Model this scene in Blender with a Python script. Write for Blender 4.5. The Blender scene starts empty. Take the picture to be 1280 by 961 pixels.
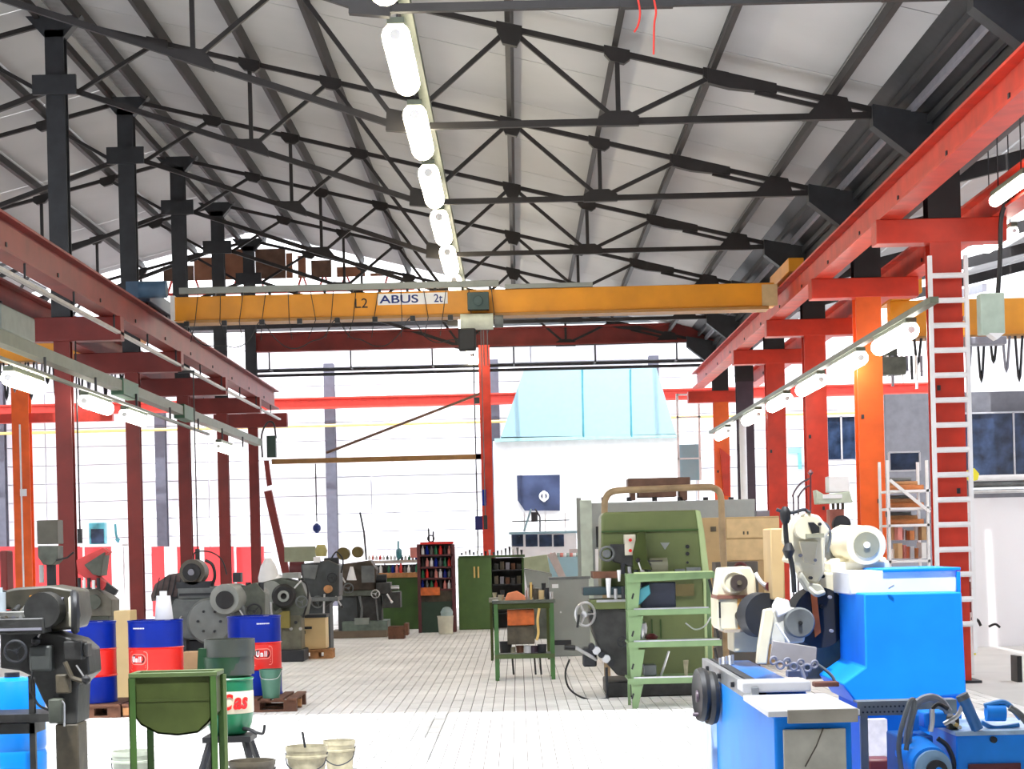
import bpy, bmesh, math, random
from mathutils import Vector, Matrix
random.seed(7)
PI = math.pi
SC = bpy.context.scene
COL = SC.collection
# ------------------------------------------------------------------ camera, sky, sun, exposure
F = 2445.0            # focal length in pixels of the 1280x961 frame
EYE = 1.7
PX, PY = 647.0, 684.0
TH = math.radians(1.4)
cs, sn = math.cos(TH), math.sin(TH)
cam_d = bpy.data.cameras.new('camera'); cam = bpy.data.objects.new('camera', cam_d); COL.objects.link(cam)
cam_d.sensor_width = 36; cam_d.lens = F/1280*36
cam_d.shift_x = -(PX-640)/1280; cam_d.shift_y = (PY-480.5)/1280
cam_d.clip_end = 400
cam.matrix_world = Matrix(((cs, sn, 0, 0), (0, 0, -1, 0), (-sn, cs, 0, EYE), (0, 0, 0, 1)))
SC.camera = cam
w = bpy.data.worlds.new('sky'); SC.world = w; w.use_nodes = True
w.node_tree.nodes['Background'].inputs[0].default_value = (0.93, 0.96, 1.0, 1)
w.node_tree.nodes['Background'].inputs[1].default_value = 1.7
sd = bpy.data.lights.new('sun', 'SUN'); sd.energy = 5.0; sd.angle = math.radians(1.2); sd.color = (1, .985, .96)
sun = bpy.data.objects.new('sun', sd); COL.objects.link(sun)
sun.rotation_euler = Vector((0.06, 1.0, -2.3)).to_track_quat('-Z', 'Y').to_euler()
SC.view_settings.view_transform = 'Standard'; SC.view_settings.look = 'None'
SC.view_settings.gamma = 1; SC.view_settings.use_curve_mapping = False
SC.view_settings.exposure = 1.15
SC.cycles.max_bounces = 8; SC.cycles.diffuse_bounces = 6; SC.cycles.transparent_max_bounces = 12
SC.cycles.sample_clamp_indirect = 8

# ------------------------------------------------------------------ helpers
def W(x, y, Y):
    """photo pixel + distance -> world point"""
    dx, dy = x-PX, PY-y
    return Vector(((dx*cs+dy*sn)*Y/F, Y, EYE+(-dx*sn+dy*cs)*Y/F))

MATS = {}
def mat(name, rgb, rough=.6, metal=0., var=.12, scale=6., bump=0., emit=0.):
    if name in MATS: return MATS[name]
    m = bpy.data.materials.new(name); m.use_nodes = True
    nt = m.node_tree; p = nt.nodes['Principled BSDF']
    p.inputs['Roughness'].default_value = rough; p.inputs['Metallic'].default_value = metal
    if emit:
        p.inputs['Base Color'].default_value = (*rgb, 1)
        p.inputs['Emission Color'].default_value = (*rgb, 1); p.inputs['Emission Strength'].default_value = emit
    else:
        tc = nt.nodes.new('ShaderNodeTexCoord'); n = nt.nodes.new('ShaderNodeTexNoise')
        n.inputs['Scale'].default_value = scale; n.inputs['Detail'].default_value = 4
        nt.links.new(tc.outputs['Object'], n.inputs['Vector'])
        r = nt.nodes.new('ShaderNodeValToRGB')
        r.color_ramp.elements[0].position = .3; r.color_ramp.elements[1].position = .7
        a, b = 1-var, 1+var
        r.color_ramp.elements[0].color = (rgb[0]*a, rgb[1]*a, rgb[2]*a, 1)
        r.color_ramp.elements[1].color = (min(1, rgb[0]*b), min(1, rgb[1]*b), min(1, rgb[2]*b), 1)
        nt.links.new(n.outputs['Fac'], r.inputs['Fac']); nt.links.new(r.outputs['Color'], p.inputs['Base Color'])
        if bump:
            bp = nt.nodes.new('ShaderNodeBump'); bp.inputs['Strength'].default_value = bump
            bp.inputs['Distance'].default_value = .02
            nt.links.new(n.outputs['Fac'], bp.inputs['Height']); nt.links.new(bp.outputs['Normal'], p.inputs['Normal'])
    MATS[name] = m
    return m

RED = mat('red paint', (.52, .032, .012), .45, var=.22, scale=3)
REDL = mat('faded red paint', (.62, .05, .03), .5)
DRED = mat('dark red paint', (.17, .016, .012), .5, var=.25, scale=2)
ORANGE = mat('orange and sunlit red paint', (.80, .12, .015), .42, var=.2, scale=2)
STEEL = mat('dark brown steel', (.013, .0105, .011), .6, var=.25)
DARKST = mat('charcoal steel', (.020, .022, .027), .55, var=.25)
GREYST = mat('grey steel', (.22, .22, .26), .5)
PANEL = mat('off white roof panel', (.44, .44, .447), .8, var=.05, scale=.8, bump=.1)
WHITE = mat('white paint', (.82, .82, .83), .6, var=.04)
WALLW = mat('white wall', (.85, .85, .88), .8, var=.03, scale=.6)
PALE = mat('pale blue sheet', (.27, .42, .48), .5, var=.03)
YEL = mat('crane yellow', (.70, .28, .012), .4, var=.12, scale=2)
YELP = mat('pale yellow paint', (.80, .55, .18), .5)
BRICKC = mat('pale floor brick', (.80, .79, .77), .7, var=.16, scale=1.2, bump=.15)
JOINT = mat('dark joint sand', (.16, .145, .13), .9, var=.2)
CONC = mat('pale concrete', (.60, .59, .57), .8, var=.06, scale=1.5)
CHAN = mat('grey green trunking', (.12, .14, .10), .5)
LGREEN = mat('light machine green', (.085, .125, .04), .45, var=.12, scale=5)
OLIVE = mat('olive green paint', (.05, .066, .017), .45, var=.25, scale=4)
DGREEN = mat('dark green paint', (.035, .085, .012), .5, var=.3, scale=3)
KGREEN = mat('keg green', (.012, .17, .07), .3, var=.2, scale=4)
BGREEN = mat('bench green', (.06, .16, .045), .5, var=.25, scale=5)
GREYG = mat('machine grey green', (.085, .095, .075), .5, var=.4, scale=6)
GREYM = mat('machine grey', (.125, .135, .135), .5, var=.3, scale=5)
CABG = mat('cabinet grey', (.27, .29, .27), .5, var=.08, scale=3)
DGREY = mat('dark oily iron', (.030, .030, .028), .45, var=.5, scale=8, bump=.3)
MUD = mat('oily brown iron', (.085, .070, .045), .55, var=.5, scale=7, bump=.3)
BLACK = mat('black rubber', (.012, .012, .013), .5, var=.2)
CHROME = mat('bright steel', (.62, .62, .62), .28, .9, var=.1)
CREAM = mat('cream machine paint', (.74, .68, .50), .42, var=.08, scale=5)
TAN = mat('tan paint', (.50, .35, .17), .55, var=.12, scale=3)
BEIGE = mat('beige paint', (.70, .52, .26), .55, var=.06, scale=3)
BLUE = mat('bright blue paint', (.008, .25, .88), .5, var=.08, scale=3)
DBLUE = mat('drum blue', (.003, .019, .26), .32, var=.15, scale=4)
DRUMR = mat('drum red', (.70, .018, .012), .35, var=.1, scale=4)
TEAL = mat('teal paint', (.05, .25, .30), .45)
WOOD = mat('pallet wood', (.13, .055, .03), .8, var=.35, scale=9, bump=.3)
WOODL = mat('light wood', (.45, .22, .09), .8, var=.3, scale=9)
TERRA = mat('terracotta board', (.30, .13, .075), .8, var=.2, scale=3)
CARD = mat('cardboard', (.52, .33, .17), .8, var=.1)
ORB = mat('orange plastic', (.60, .13, .02), .45, var=.3, scale=8)
BUCK = mat('dirty cream plastic', (.36, .32, .21), .6, var=.35, scale=10)
BROWN = mat('brown sheet steel', (.14, .075, .05), .6, var=.3, scale=5)
COPPER = mat('rusty tube steel', (.50, .17, .05), .5, var=.3, scale=8)
BWIN = mat('dark blue glass', (.02, .035, .075), .12, var=.8, scale=3)
INK = mat('logo blue', (.004, .02, .16), .5)
DKPLAST = mat('dark purple grey', (.05, .03, .045), .5)
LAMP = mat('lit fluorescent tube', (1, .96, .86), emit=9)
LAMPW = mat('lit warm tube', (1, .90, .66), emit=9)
YBRT = mat('bright yellow paint', (.8, .7, .03), .5)
PINK = mat('pink red sheet', (.62, .06, .06), .6)
def pane_mat():
    m = bpy.data.materials.new('clear skylight glazing'); m.use_nodes = True
    nt = m.node_tree; nt.nodes.remove(nt.nodes['Principled BSDF'])
    t = nt.nodes.new('ShaderNodeBsdfTransparent'); t.inputs[0].default_value = (.95, .97, 1, 1)
    g = nt.nodes.new('ShaderNodeBsdfTranslucent'); g.inputs[0].default_value = (.9, .9, .9, 1)
    mx = nt.nodes.new('ShaderNodeMixShader'); mx.inputs[0].default_value = .2
    nt.links.new(t.outputs[0], mx.inputs[1]); nt.links.new(g.outputs[0], mx.inputs[2])
    nt.links.new(mx.outputs[0], nt.nodes['Material Output'].inputs[0])
    return m
GLAZ = pane_mat()
for m_ in (BLUE, DBLUE, OLIVE): m_.node_tree.nodes['Principled BSDF'].inputs['Specular IOR Level'].default_value = .2

ORD = ['nearest', 'second', 'third', 'fourth', 'fifth', 'sixth', 'seventh', 'eighth', 'ninth', 'tenth', 'eleventh', 'twelfth']

def tag(o, label, cat, group=None):
    o['label'] = label; o['category'] = cat
    if group: o['group'] = group
    return o

class B:
    """collects shapes in world coordinates; to() links them as one mesh object"""
    def __init__(s, Y=None):
        s.bm = bmesh.new(); s.Y = Y; s.k = (F/Y) if Y else 1
    def _add(s, vs, fs):
        v = [s.bm.verts.new(p) for p in vs]
        for f in fs:
            try: s.bm.faces.new([v[i] for i in f])
            except ValueError: pass
    def bx(s, x0, y0, z0, x1, y1, z1):
        x0, x1 = min(x0, x1), max(x0, x1); y0, y1 = min(y0, y1), max(y0, y1); z0, z1 = min(z0, z1), max(z0, z1)
        s._add([(x0,y0,z0),(x1,y0,z0),(x1,y1,z0),(x0,y1,z0),(x0,y0,z1),(x1,y0,z1),(x1,y1,z1),(x0,y1,z1)],
               [(0,3,2,1),(4,5,6,7),(0,1,5,4),(1,2,6,5),(2,3,7,6),(3,0,4,7)]); return s
    def bar(s, p0, p1, wd, ht, up=(0,0,1)):
        p0, p1 = Vector(p0), Vector(p1); d = (p1-p0).normalized(); up = Vector(up)
        a = d.cross(up)
        if a.length < 1e-4: a = d.cross(Vector((0,1,0)))
        a.normalize(); b = a.cross(d).normalized(); a = a*wd/2; b = b*ht/2
        s._add([p0-a-b, p0+a-b, p0+a+b, p0-a+b, p1-a-b, p1+a-b, p1+a+b, p1-a+b],
               [(0,1,2,3),(7,6,5,4),(0,4,5,1),(1,5,6,2),(2,6,7,3),(3,7,4,0)]); return s
    def cyl(s, p0, p1, r0, r1=None, n=20):
        p0, p1 = Vector(p0), Vector(p1); r1 = r0 if r1 is None else r1
        d = (p1-p0).normalized(); a = d.orthogonal().normalized(); b = d.cross(a)
        vs = []
        for p, r in ((p0, r0), (p1, r1)):
            for i in range(n):
                t = 2*PI*i/n; vs.append(p+a*math.cos(t)*r+b*math.sin(t)*r)
        fs = [(i, (i+1) % n, n+(i+1) % n, n+i) for i in range(n)]
        fs += [tuple(range(n))[::-1], tuple(range(n, 2*n))]
        s._add(vs, fs); return s
    def lathe(s, c, prof, n=28, axis=(0,0,1), cap=True):
        """prof: (radius, height) pairs along axis from c"""
        c = Vector(c); d = Vector(axis).normalized(); a = d.orthogonal().normalized(); b = d.cross(a)
        vs = []
        for r, h in prof:
            for i in range(n):
                t = 2*PI*i/n; vs.append(c+d*h+a*math.cos(t)*r+b*math.sin(t)*r)
        fs = []
        for k in range(len(prof)-1):
            fs += [(k*n+i, k*n+(i+1) % n, (k+1)*n+(i+1) % n, (k+1)*n+i) for i in range(n)]
        if cap: fs += [tuple(range(n))[::-1], tuple(range((len(prof)-1)*n, len(prof)*n))]
        s._add(vs, fs); return s
    def torus(s, c, axis, R, r, n=28, m=8):
        c = Vector(c); d = Vector(axis).normalized(); a = d.orthogonal().normalized(); b = d.cross(a)
        vs = []
        for i in range(n):
            t = 2*PI*i/n; u = a*math.cos(t)+b*math.sin(t)
            for j in range(m):
                q = 2*PI*j/m; vs.append(c+u*(R+r*math.cos(q))+d*r*math.sin(q))
        s._add(vs, [(i*m+j, ((i+1) % n)*m+j, ((i+1) % n)*m+(j+1) % m, i*m+(j+1) % m) for i in range(n) for j in range(m)])
        return s
    def tube(s, pts, r, n=8):
        pts = [Vector(p) for p in pts]
        for p, q in zip(pts, pts[1:]):
            if (q-p).length > 1e-5: s.cyl(p, q, r, n=n)
        return s
    def curve(s, pts, r, n=8, seg=8):
        """smooth tube through points (Catmull-Rom)"""
        P = [Vector(p) for p in pts]; P = [2*P[0]-P[1]]+P+[2*P[-1]-P[-2]]; out = []
        for i in range(1, len(P)-2):
            for k in range(seg):
                t = k/seg; a, b, c, d = P[i-1:i+3]
                out.append(.5*((2*b)+(c-a)*t+(2*a-5*b+4*c-d)*t*t+(3*b-a-3*c+d)*t**3))
        out.append(P[-2])
        vs = []; up = Vector((0.03, 1, 0.05)).normalized(); N = len(out)
        for i, p in enumerate(out):
            d = (out[min(i+1, N-1)]-out[max(i-1, 0)]).normalized()
            a = d.cross(up)
            if a.length < .02: a = d.cross(Vector((1, 0, .1)))
            a.normalize(); b = d.cross(a)
            for j in range(n):
                q = 2*PI*j/n; vs.append(p+a*math.cos(q)*r+b*math.sin(q)*r)
        fs = [(i*n+j, i*n+(j+1) % n, (i+1)*n+(j+1) % n, (i+1)*n+j) for i in range(N-1) for j in range(n)]
        fs += [tuple(range(n))[::-1], tuple(range((N-1)*n, N*n))]
        s._add(vs, fs); return s
    def prism(s, pts, v):
        """closed outline (list of points) extruded by vector v"""
        pts = [Vector(p) for p in pts]; v = Vector(v); n = len(pts)
        s._add(pts+[p+v for p in pts], [tuple(range(n)), tuple(range(n, 2*n))[::-1]] +
               [(i, n+i, n+(i+1) % n, (i+1) % n) for i in range(n)]); return s
    # ---- the same shapes given by photo pixels at this thing's distance, d = metres behind it
    def P(s, x, y, d=0): q = W(x, y, s.Y); return Vector((q.x, q.y+d, q.z))
    def box(s, x0, y0, x1, y1, d0=0, d1=.3, floor=False):
        c = s.P((x0+x1)/2, (y0+y1)/2); hx = abs(x1-x0)/2/s.k; hz = abs(y1-y0)/2/s.k
        return s.bx(c.x-hx, s.Y+d0, 0 if floor else max(c.z-hz, 0), c.x+hx, s.Y+d1, c.z+hz)
    def cy(s, x, y, r, d0, d1, r1=None, n=24): # axis towards the viewer
        return s.cyl(s.P(x, y, d0), s.P(x, y, d1), r/s.k, None if r1 is None else r1/s.k, n)
    def cx(s, x0, x1, y, r, d=0, r1=None, n=20):
        a = s.P((x0+x1)/2, y, d); h = (x1-x0)/2/s.k
        return s.cyl(a-Vector((h,0,0)), a+Vector((h,0,0)), r/s.k, None if r1 is None else r1/s.k, n)
    def cz(s, x, y0, y1, r, d=0, r1=None, n=20):
        a = s.P(x, (y0+y1)/2, d); h = (y1-y0)/2/s.k
        lo = a-Vector((0,0,h)); lo.z = max(lo.z, 0)
        return s.cyl(a+Vector((0,0,h)), lo, r/s.k, None if r1 is None else r1/s.k, n)
    def poly(s, pts, d0, d1): return s.prism([s.P(x, y, d0) for x, y in pts], (0, d1-d0, 0))
    def ring(s, x, y, R, r, d=0, axis=(0,1,0)): return s.torus(s.P(x, y, d), axis, R/s.k, r/s.k)
    def tb(s, pts, r, n=8): return s.tube([s.P(*p) for p in pts], r/s.k, n)
    def cv(s, pts, r, n=8): return s.curve([s.P(*p) for p in pts], r/s.k, n)
    def to(s, name, m, parent=None, bevel=0., smooth=True, label=None, kind=None, mats=None):
        bm = s.bm
        bmesh.ops.recalc_face_normals(bm, faces=bm.faces)
        if parent is not None: org = ROOTS[parent.name]
        else:
            if not bm.verts: org = Vector()
            else:
                xs = [v.co for v in bm.verts]
                org = Vector(((min(p.x for p in xs)+max(p.x for p in xs))/2, (min(p.y for p in xs)+max(p.y for p in xs))/2, min(p.z for p in xs)))
        bmesh.ops.translate(bm, verts=bm.verts, vec=-org)
        me = bpy.data.meshes.new(name)
        if smooth:
            for f in bm.faces: f.smooth = True
            for e in bm.edges:
                if len(e.link_faces) == 2 and e.calc_face_angle(0) > .6: e.smooth = False
        bm.to_mesh(me); bm.free()
        me.materials.append(m)
        o = bpy.data.objects.new(name, me); COL.objects.link(o)
        if parent is None: o.location = org; ROOTS[o.name] = org
        else: o.parent = parent; ROOTS[o.name] = org
        if bevel:
            md = o.modifiers.new('bevel', 'BEVEL'); md.width = bevel; md.segments = 2; md.limit_method = 'ANGLE'
        if label: o['label'] = label
        if kind: o['kind'] = kind
        return o
ROOTS = {}
def thing(name, label, cat, loc, group=None):
    o = bpy.data.objects.new(name, None); o.empty_display_size = .2; COL.objects.link(o)
    o.location = loc; ROOTS[o.name] = Vector(loc)
    return tag(o, label, cat, group)
def tpx(name, label, cat, Y, x, group=None):
    p = W(x, PY, Y); return thing(name, label, cat, (p.x, Y, 0), group)
def copy_tree(o, off, label=None, group=None):
    def rec(a, par):
        c = a.copy(); COL.objects.link(c)
        if par is not None: c.parent = par
        for ch in kids.get(a.name, ()): rec(ch, c)
        return c
    kids = {}
    def walk(a):
        kids[a.name] = list(a.children)
        for ch in a.children: walk(ch)
    walk(o)
    c = rec(o, None); c.location = Vector(o.location)+Vector(off)
    if label: c['label'] = label
    if group: c['group'] = group
    return c
def text(body, m, parent, center, height, width, depth=.004, ry=0., shear=0., bold=0., normal=(0,-1,0), name='lettering'):
    cu = bpy.data.curves.new(name, 'FONT'); cu.body = body; cu.extrude = .5; cu.shear = shear; cu.offset = bold
    cu.align_x = 'LEFT'; tmp = bpy.data.objects.new('t', cu); COL.objects.link(tmp)
    dg = bpy.context.evaluated_depsgraph_get(); me = bpy.data.meshes.new_from_object(tmp.evaluated_get(dg))
    bpy.data.objects.remove(tmp)
    xs = [v.co.x for v in me.vertices]; ys = [v.co.y for v in me.vertices]
    cxx, cyy = (min(xs)+max(xs))/2, (min(ys)+max(ys))/2; wx, wy = max(xs)-min(xs), max(ys)-min(ys)
    org = ROOTS[parent.name]; n = Vector(normal).normalized(); right = Vector((0,0,1)).cross(n).normalized()
    c = Vector(center)
    for v in me.vertices:
        u, t, e = (v.co.x-cxx)/wx*width, (v.co.y-cyy)/wy*height, v.co.z
        v.co = c+right*u+Vector((0,0,1))*t+n*(e*depth*2)-org
    me.materials.clear(); me.materials.append(m)
    o = bpy.data.objects.new(name, me); COL.objects.link(o); o.parent = parent; ROOTS[o.name] = org
    return o
def struct(o, parent=None): o['kind'] = 'structure'; return o

# ------------------------------------------------------------------ the building
TY = [12.85+5*i for i in range(8)]          # first one lies under the rooflight
          # truss lines 12.85 .. 47.85
RX, RZ, SL = -6.35, 9.36, .25               # ridge
def ztop(X): return RZ-SL*abs(X-RX)
def zlow(X):
    a = abs(X-RX)
    return 8.42-a*(8.42-6.64)/5.1 if a < 5.1 else 6.64
# floor: slab with recessed bed, bricks on it
floor = B().bx(-22, -14, -.3, 20, 66, -.012).to('floor', JOINT, smooth=False); struct(floor)
bw, bl, gp = .115, .24, .009
bme = None; stuff = bmesh.new()
def brickverts(x, y, h):
    x0, x1, y0, y1 = x+gp/2, x+bw-gp/2, y+gp/2, y+bl-gp/2
    return [(x0,y0,-.012),(x1,y0,-.012),(x1,y1,-.012),(x0,y1,-.012),(x0,y0,h),(x1,y0,h),(x1,y1,h),(x0,y1,h)]
BF = [(4,5,6,7),(0,1,5,4),(1,2,6,5),(2,3,7,6),(3,0,4,7)]
n_ind = 0
bm_ = bmesh.new(); vv = [bm_.verts.new(p) for p in brickverts(-bw/2, -bl/2, 0)]
for f in BF: bm_.faces.new([vv[i] for i in f])
bme = bpy.data.meshes.new('brick'); bm_.to_mesh(bme); bm_.free(); bme.materials.append(BRICKC)
ny = int((48-14.6)/bl)
vs, fs = [], []
for j in range(ny):
    for i in range(int(11.4/bw)):
        x = -6.4+i*bw; y = 14.6+j*bl+(bl/2 if i % 2 else 0)
        cx_ = x+bw/2
        if y+bl > 48: continue
        if n_ind < 300 and -2.1 < cx_ < 1.25 and y > 14.7:
            o = bpy.data.objects.new('brick', bme); COL.objects.link(o); o.parent = floor
            o.location = Vector((cx_, y+bl/2, random.uniform(-.002, .001)))-ROOTS['floor']; n_ind += 1
        else:
            k = len(vs); vs += brickverts(x, y, random.uniform(-.003, .001)); fs += [tuple(k+q for q in f) for f in BF]
me = bpy.data.meshes.new('brick_paving'); me.from_pydata([tuple(Vector(v)-ROOTS['floor']) for v in vs], [], fs); me.materials.append(BRICKC)
o = bpy.data.objects.new('brick_paving', me); COL.objects.link(o); o.parent = floor; o['kind'] = 'stuff'; ROOTS[o.name] = ROOTS['floor']
# smooth concrete around the brick field
B().bx(-22, -14, -.012, 20, 14.6, 0).bx(-22, 14.6, -.012, -6.4, 66, 0).bx(-6.4+11.385, 14.6, -.012, 20, 66, 0).bx(-6.4, 48, -.012, 4.985, 66, 0).to('concrete_apron', CONC, floor, smooth=False)

# roof shell -> ceiling with separate panels
ceiling = B().bx(RX-.36, 16.6, RZ+.29, RX+.36, 48.5, RZ+.32).to('ceiling', mat('ridge strip', (.36,.36,.37), .7)); struct(ceiling)
NX = [-6.35, -4.95, -3.65, -2.5, -1.25, .05, 1.3, 2.45, 3.85]
edges = [-6.15]+NX[1:]+[4.4]
PY0 = [16.7]+TY[2:]+[48.4]
ceil_l = B().bx(-17.6, 16.6, 6.72, -17.4, 48.5, 6.8).to('ceiling', GREYST); struct(ceil_l)
ceil_r = B().bx(13.2, 16.6, 8.9, 13.4, 48.5, 9.0).to('ceiling', GREYST); struct(ceil_r)
ceil_f = B().bx(-20, 61.8, 8.98, 12, 62, 9.05).to('ceiling', GREYST); struct(ceil_f)
def panel(xa, xb, ya, yb, m=PANEL, name='roof_panel', par=None, g=.012, t=.05, off=.30):
    za, zb = ztop(xa)+off, ztop(xb)+off
    if xa > xb: xa, xb, za, zb = xb, xa, zb, za
    B().prism([(xa+g, ya+g, za), (xb-g, ya+g, zb), (xb-g, ya+g, zb+t), (xa+g, ya+g, za+t)], (0, yb-ya-2*g, 0)).to(name, m, par or ceiling, smooth=False)
for a, b in zip(edges, edges[1:]):
    for ya, yb in zip(PY0, PY0[1:]):
        ym = ya+(yb-ya)*.5
        panel(a, b, ya, ym); panel(a, b, ym, yb)
mir = [2*RX-x for x in NX]
le = [-6.55]+mir[1:]+[-17.6]
for a, b in zip(le, le[1:]):
    for ya, yb in zip(PY0, PY0[1:]):
        sky = abs(a+10.2) < .2
        panel(a, b, ya, yb, GLAZ if sky else PANEL, 'skylight_pane' if sky else 'roof_panel', ceil_l)
# dark opaque backing over the panels (roof felt)
B().prism([(-6.5, 16.7, ztop(-6.5)+.40), (-6.2, 16.7, ztop(-6.2)+.40), (4.45, 16.7, ztop(4.45)+.40), (4.45, 16.7, ztop(4.45)+.43), (-6.2, 16.7, ztop(-6.2)+.43), (-6.5, 16.7, ztop(-6.5)+.43)], (0, 31.8, 0)).to('roof_felt', STEEL, ceiling)

def truss(Y, i, side):
    lab = ['dark steel roof truss %s from the camera over the main aisle', 'dark steel roof truss %s from the camera left of the ridge columns'][side] % ORD[i]
    x0 = RX
    t = thing('roof_truss', lab, 'truss', (0 if side == 0 else -11, Y, 6.5), 'roof trusses of the hall')
    X = (lambda x: x) if side == 0 else (lambda x: 2*RX-x)
    s = 1 if side == 0 else -1
    def pt(x, top=True, dz=0): return Vector((X(x), Y, (ztop(x) if top else zlow(x))+dz))
    B().bar(pt(-6.2), pt(4.75), .065, .065).to('top_chord', STEEL, t)
    B().bar(pt(-6.2, 0), pt(-1.25, 0), .075, .075).bar(pt(-1.25, 0), (X(4.75), Y, 6.64), .075, .075).to('bottom_chord', STEEL, t)
    def plate(pts, nm='gusset_plate', h=.05):
        B().prism([(X(a), Y-h, z) for a, z in pts], (0, 2*h, 0)).to(nm, STEEL, t)
    # gussets at upper nodes
    for k, x in enumerate(NX[1:-1]):
        z = ztop(x); q = .12 if k != 4 else .2
        plate([(x-.15, z+.05+.035), (x+.15, z+.05-.035), (x+.15, z-.09), (x+.08, z-q-.02), (x-.08, z-q+.02), (x-.15, z-.02)])
    z = ztop(2.45); plate([(2.35, z+.07), (3.15, z-.13), (3.15, z-.24), (2.6, z-.17), (2.35, z-.10)], h=.062)
    plate([(3.45, 6.60), (4.05, 6.60), (3.97, ztop(3.9)+.05), (3.72, ztop(3.7)+.05)])
    for x in (1.3, -3.65):
        z = zlow(x); sl = 0 if x > 0 else -.35
        plate([(x-.24, z-.05-.24*sl), (x+.24, z-.05+.24*sl), (x+.24, z+.05+.24*sl), (x+.12, z+.12), (x-.12, z+.12), (x-.24, z+.05-.24*sl)])
    plate([(-1.42, 6.60), (-1.05, 6.56), (-1.02, 6.72), (-1.15, 6.8), (-1.4, 6.86)])
    for x in (-3.65, 1.3): B().bar(pt(x, 0), pt(x), .055, .055).to('strut', STEEL, t)
    for xa, xb in ((-6.1, -4.95), (-3.65, -2.5), (1.3, 2.45), (1.3, .05), (-1.25, .05), (-1.25, -2.5)):
        B().bar(pt(xa, 0), pt(xb), .055, .055).to('diagonal', STEEL, t)
    B().bar(pt(2.9, 1, -.1), pt(3.65, 0, .12), .05, .05).to('diagonal', STEEL, t)
    if side == 0:   # dark knee piece onto the eaves column
        B().prism([(4.25, Y-.12, 6.75), (4.25, Y-.12, 6.5), (4.87, Y-.12, 6.0), (5.25, Y-.12, 6.0), (5.25, Y-.12, 6.55)], (0, .24, 0)).to('knee_plate', DARKST, t)
    return t
for i, Y in enumerate(TY[1:]): truss(Y, i, 0); truss(Y, i, 1)
pn = ['beside the ridge', 'first down the slope', 'second down the slope', 'third down the slope', 'fourth down the slope, above the lamp row', 'above the middle of the picture', 'right of the middle', 'next to last before the right eaves', 'last before the right eaves']
for k, x in enumerate([-6.05]+NX[1:]):
    o = B().bar((x, 16.6, ztop(x)+.17), (x, 48.3, ztop(x)+.15), .065, .18, (SL, 0, 1)).to('purlin', STEEL)
    tag(o, 'long dark purlin under the roof panels, '+pn[k], 'purlin', 'purlins on the main roof slope')
ln = ['beside the ridge', 'first', 'second', 'third', 'fourth', 'fifth', 'sixth', 'seventh', 'last']
for k, x in enumerate([-6.65]+mir[1:]):
    o = B().bar((x, 16.6, ztop(x)+.17), (x, 48.3, ztop(x)+.15), .065, .18, (-SL, 0, 1)).to('purlin', STEEL)
    tag(o, 'dark purlin on the roof slope left of the columns, '+ln[k]+' from the ridge' if k else 'dark purlin on the left roof slope beside the ridge', 'purlin', 'purlins on the left roof slope')

# eaves gutter on the right: dark trough with ribs
g = thing('eaves_gutter', 'long dark ribbed eaves gutter above the right row of columns', 'gutter', (5, 29, 6.2))
B().prism([(4.38, 10.3, ztop(4.38)+.30), (4.95, 10.3, 6.62), (4.95, 10.3, 6.3), (5.75, 10.3, 6.3), (5.75, 10.3, 7.0), (5.70, 10.3, 7.0), (5.70, 10.3, 6.36), (5.0, 10.3, 6.36), (5.0, 10.3, 6.9), (4.38, 10.3, ztop(4.38)+.36)], (0, 38.2, 0)).to('trough', DARKST, g)
for x, z in ((4.55, 6.82), (4.72, 6.72), (4.9, 6.58), (5.1, 6.28), (5.3, 6.28), (5.5, 6.28)):
    B().bx(x-.025, 10.3, z-.07, x+.025, 48.5, z+.02).to('rib', GREYST if x == 4.72 or x == 5.3 else DARKST, g)
# right aisle roof: dark rafters and glazing rising to the right
for i, Y in enumerate(TY[1:]):
    o = B().bar((5.75, Y, 6.7), (13.5, Y, 8.5), .12, .22).to('rafter', STEEL)
    tag(o, 'dark rafter of the right side aisle, %s from the camera' % ORD[i], 'rafter', 'rafters of the right aisle')
for k in range(6):
    xa, xb = 5.8+k*1.28, 5.8+(k+1)*1.28; za, zb = 6.85+(xa-5.75)*.232, 6.85+(xb-5.75)*.232
    for ya, yb in zip(PY0, PY0[1:]):
        sky = k in (2, 3)
        B().prism([(xa+.02, ya+.02, za), (xb-.02, ya+.02, zb), (xb-.02, ya+.02, zb+.05), (xa+.02, ya+.02, za+.05)], (0, yb-ya-.04, 0)).to('skylight_pane' if sky else 'roof_panel', GLAZ if sky else PANEL, ceil_r, smooth=False)

# front bays: rooflight over Y 8.5..16.6, solid roof behind the camera
rl = B().bx(RX-.1, 8.4, RZ+.3, RX+.1, 16.6, RZ+.34).to('ceiling', GREYST); struct(rl)
for xa, xb in ((-17.5, -12), (-12, RX), (RX, -3), (-3, .5), (.5, 4.4)):
    for j in range(4):
        ya = 8.5+j*2.02; za, zb = ztop(xa)+.3, ztop(xb)+.3
        B().prism([(xa+.02, ya, za), (xb-.02, ya, zb), (xb-.02, ya, zb+.02), (xa+.02, ya, za+.02)], (0, 2.0, 0)).to('skylight_pane', GLAZ, rl, smooth=False)
rb = B().prism([(-17.6, -8, 6.8), (RX, -8, 9.6), (4.4, -8, 6.95), (13.5, -8, 8.8), (13.5, -8, 8.9), (4.4, -8, 7.1), (RX, -8, 9.7), (-17.6, -8, 6.9)], (0, 16.4, 0)).to('ceiling', PANEL, smooth=False); struct(rb)
B().prism([(4.5, 8.5, 7.0), (13.5, 8.5, 8.8), (13.5, 8.5, 8.85), (4.5, 8.5, 7.05)], (0, 8.1, 0)).to('roof_panel', PANEL, rb, smooth=False)
struct(B().bx(-17.9, -8.3, 0, 13.8, -8, 9.8).to('wall_front', WALLW, smooth=False))
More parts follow.
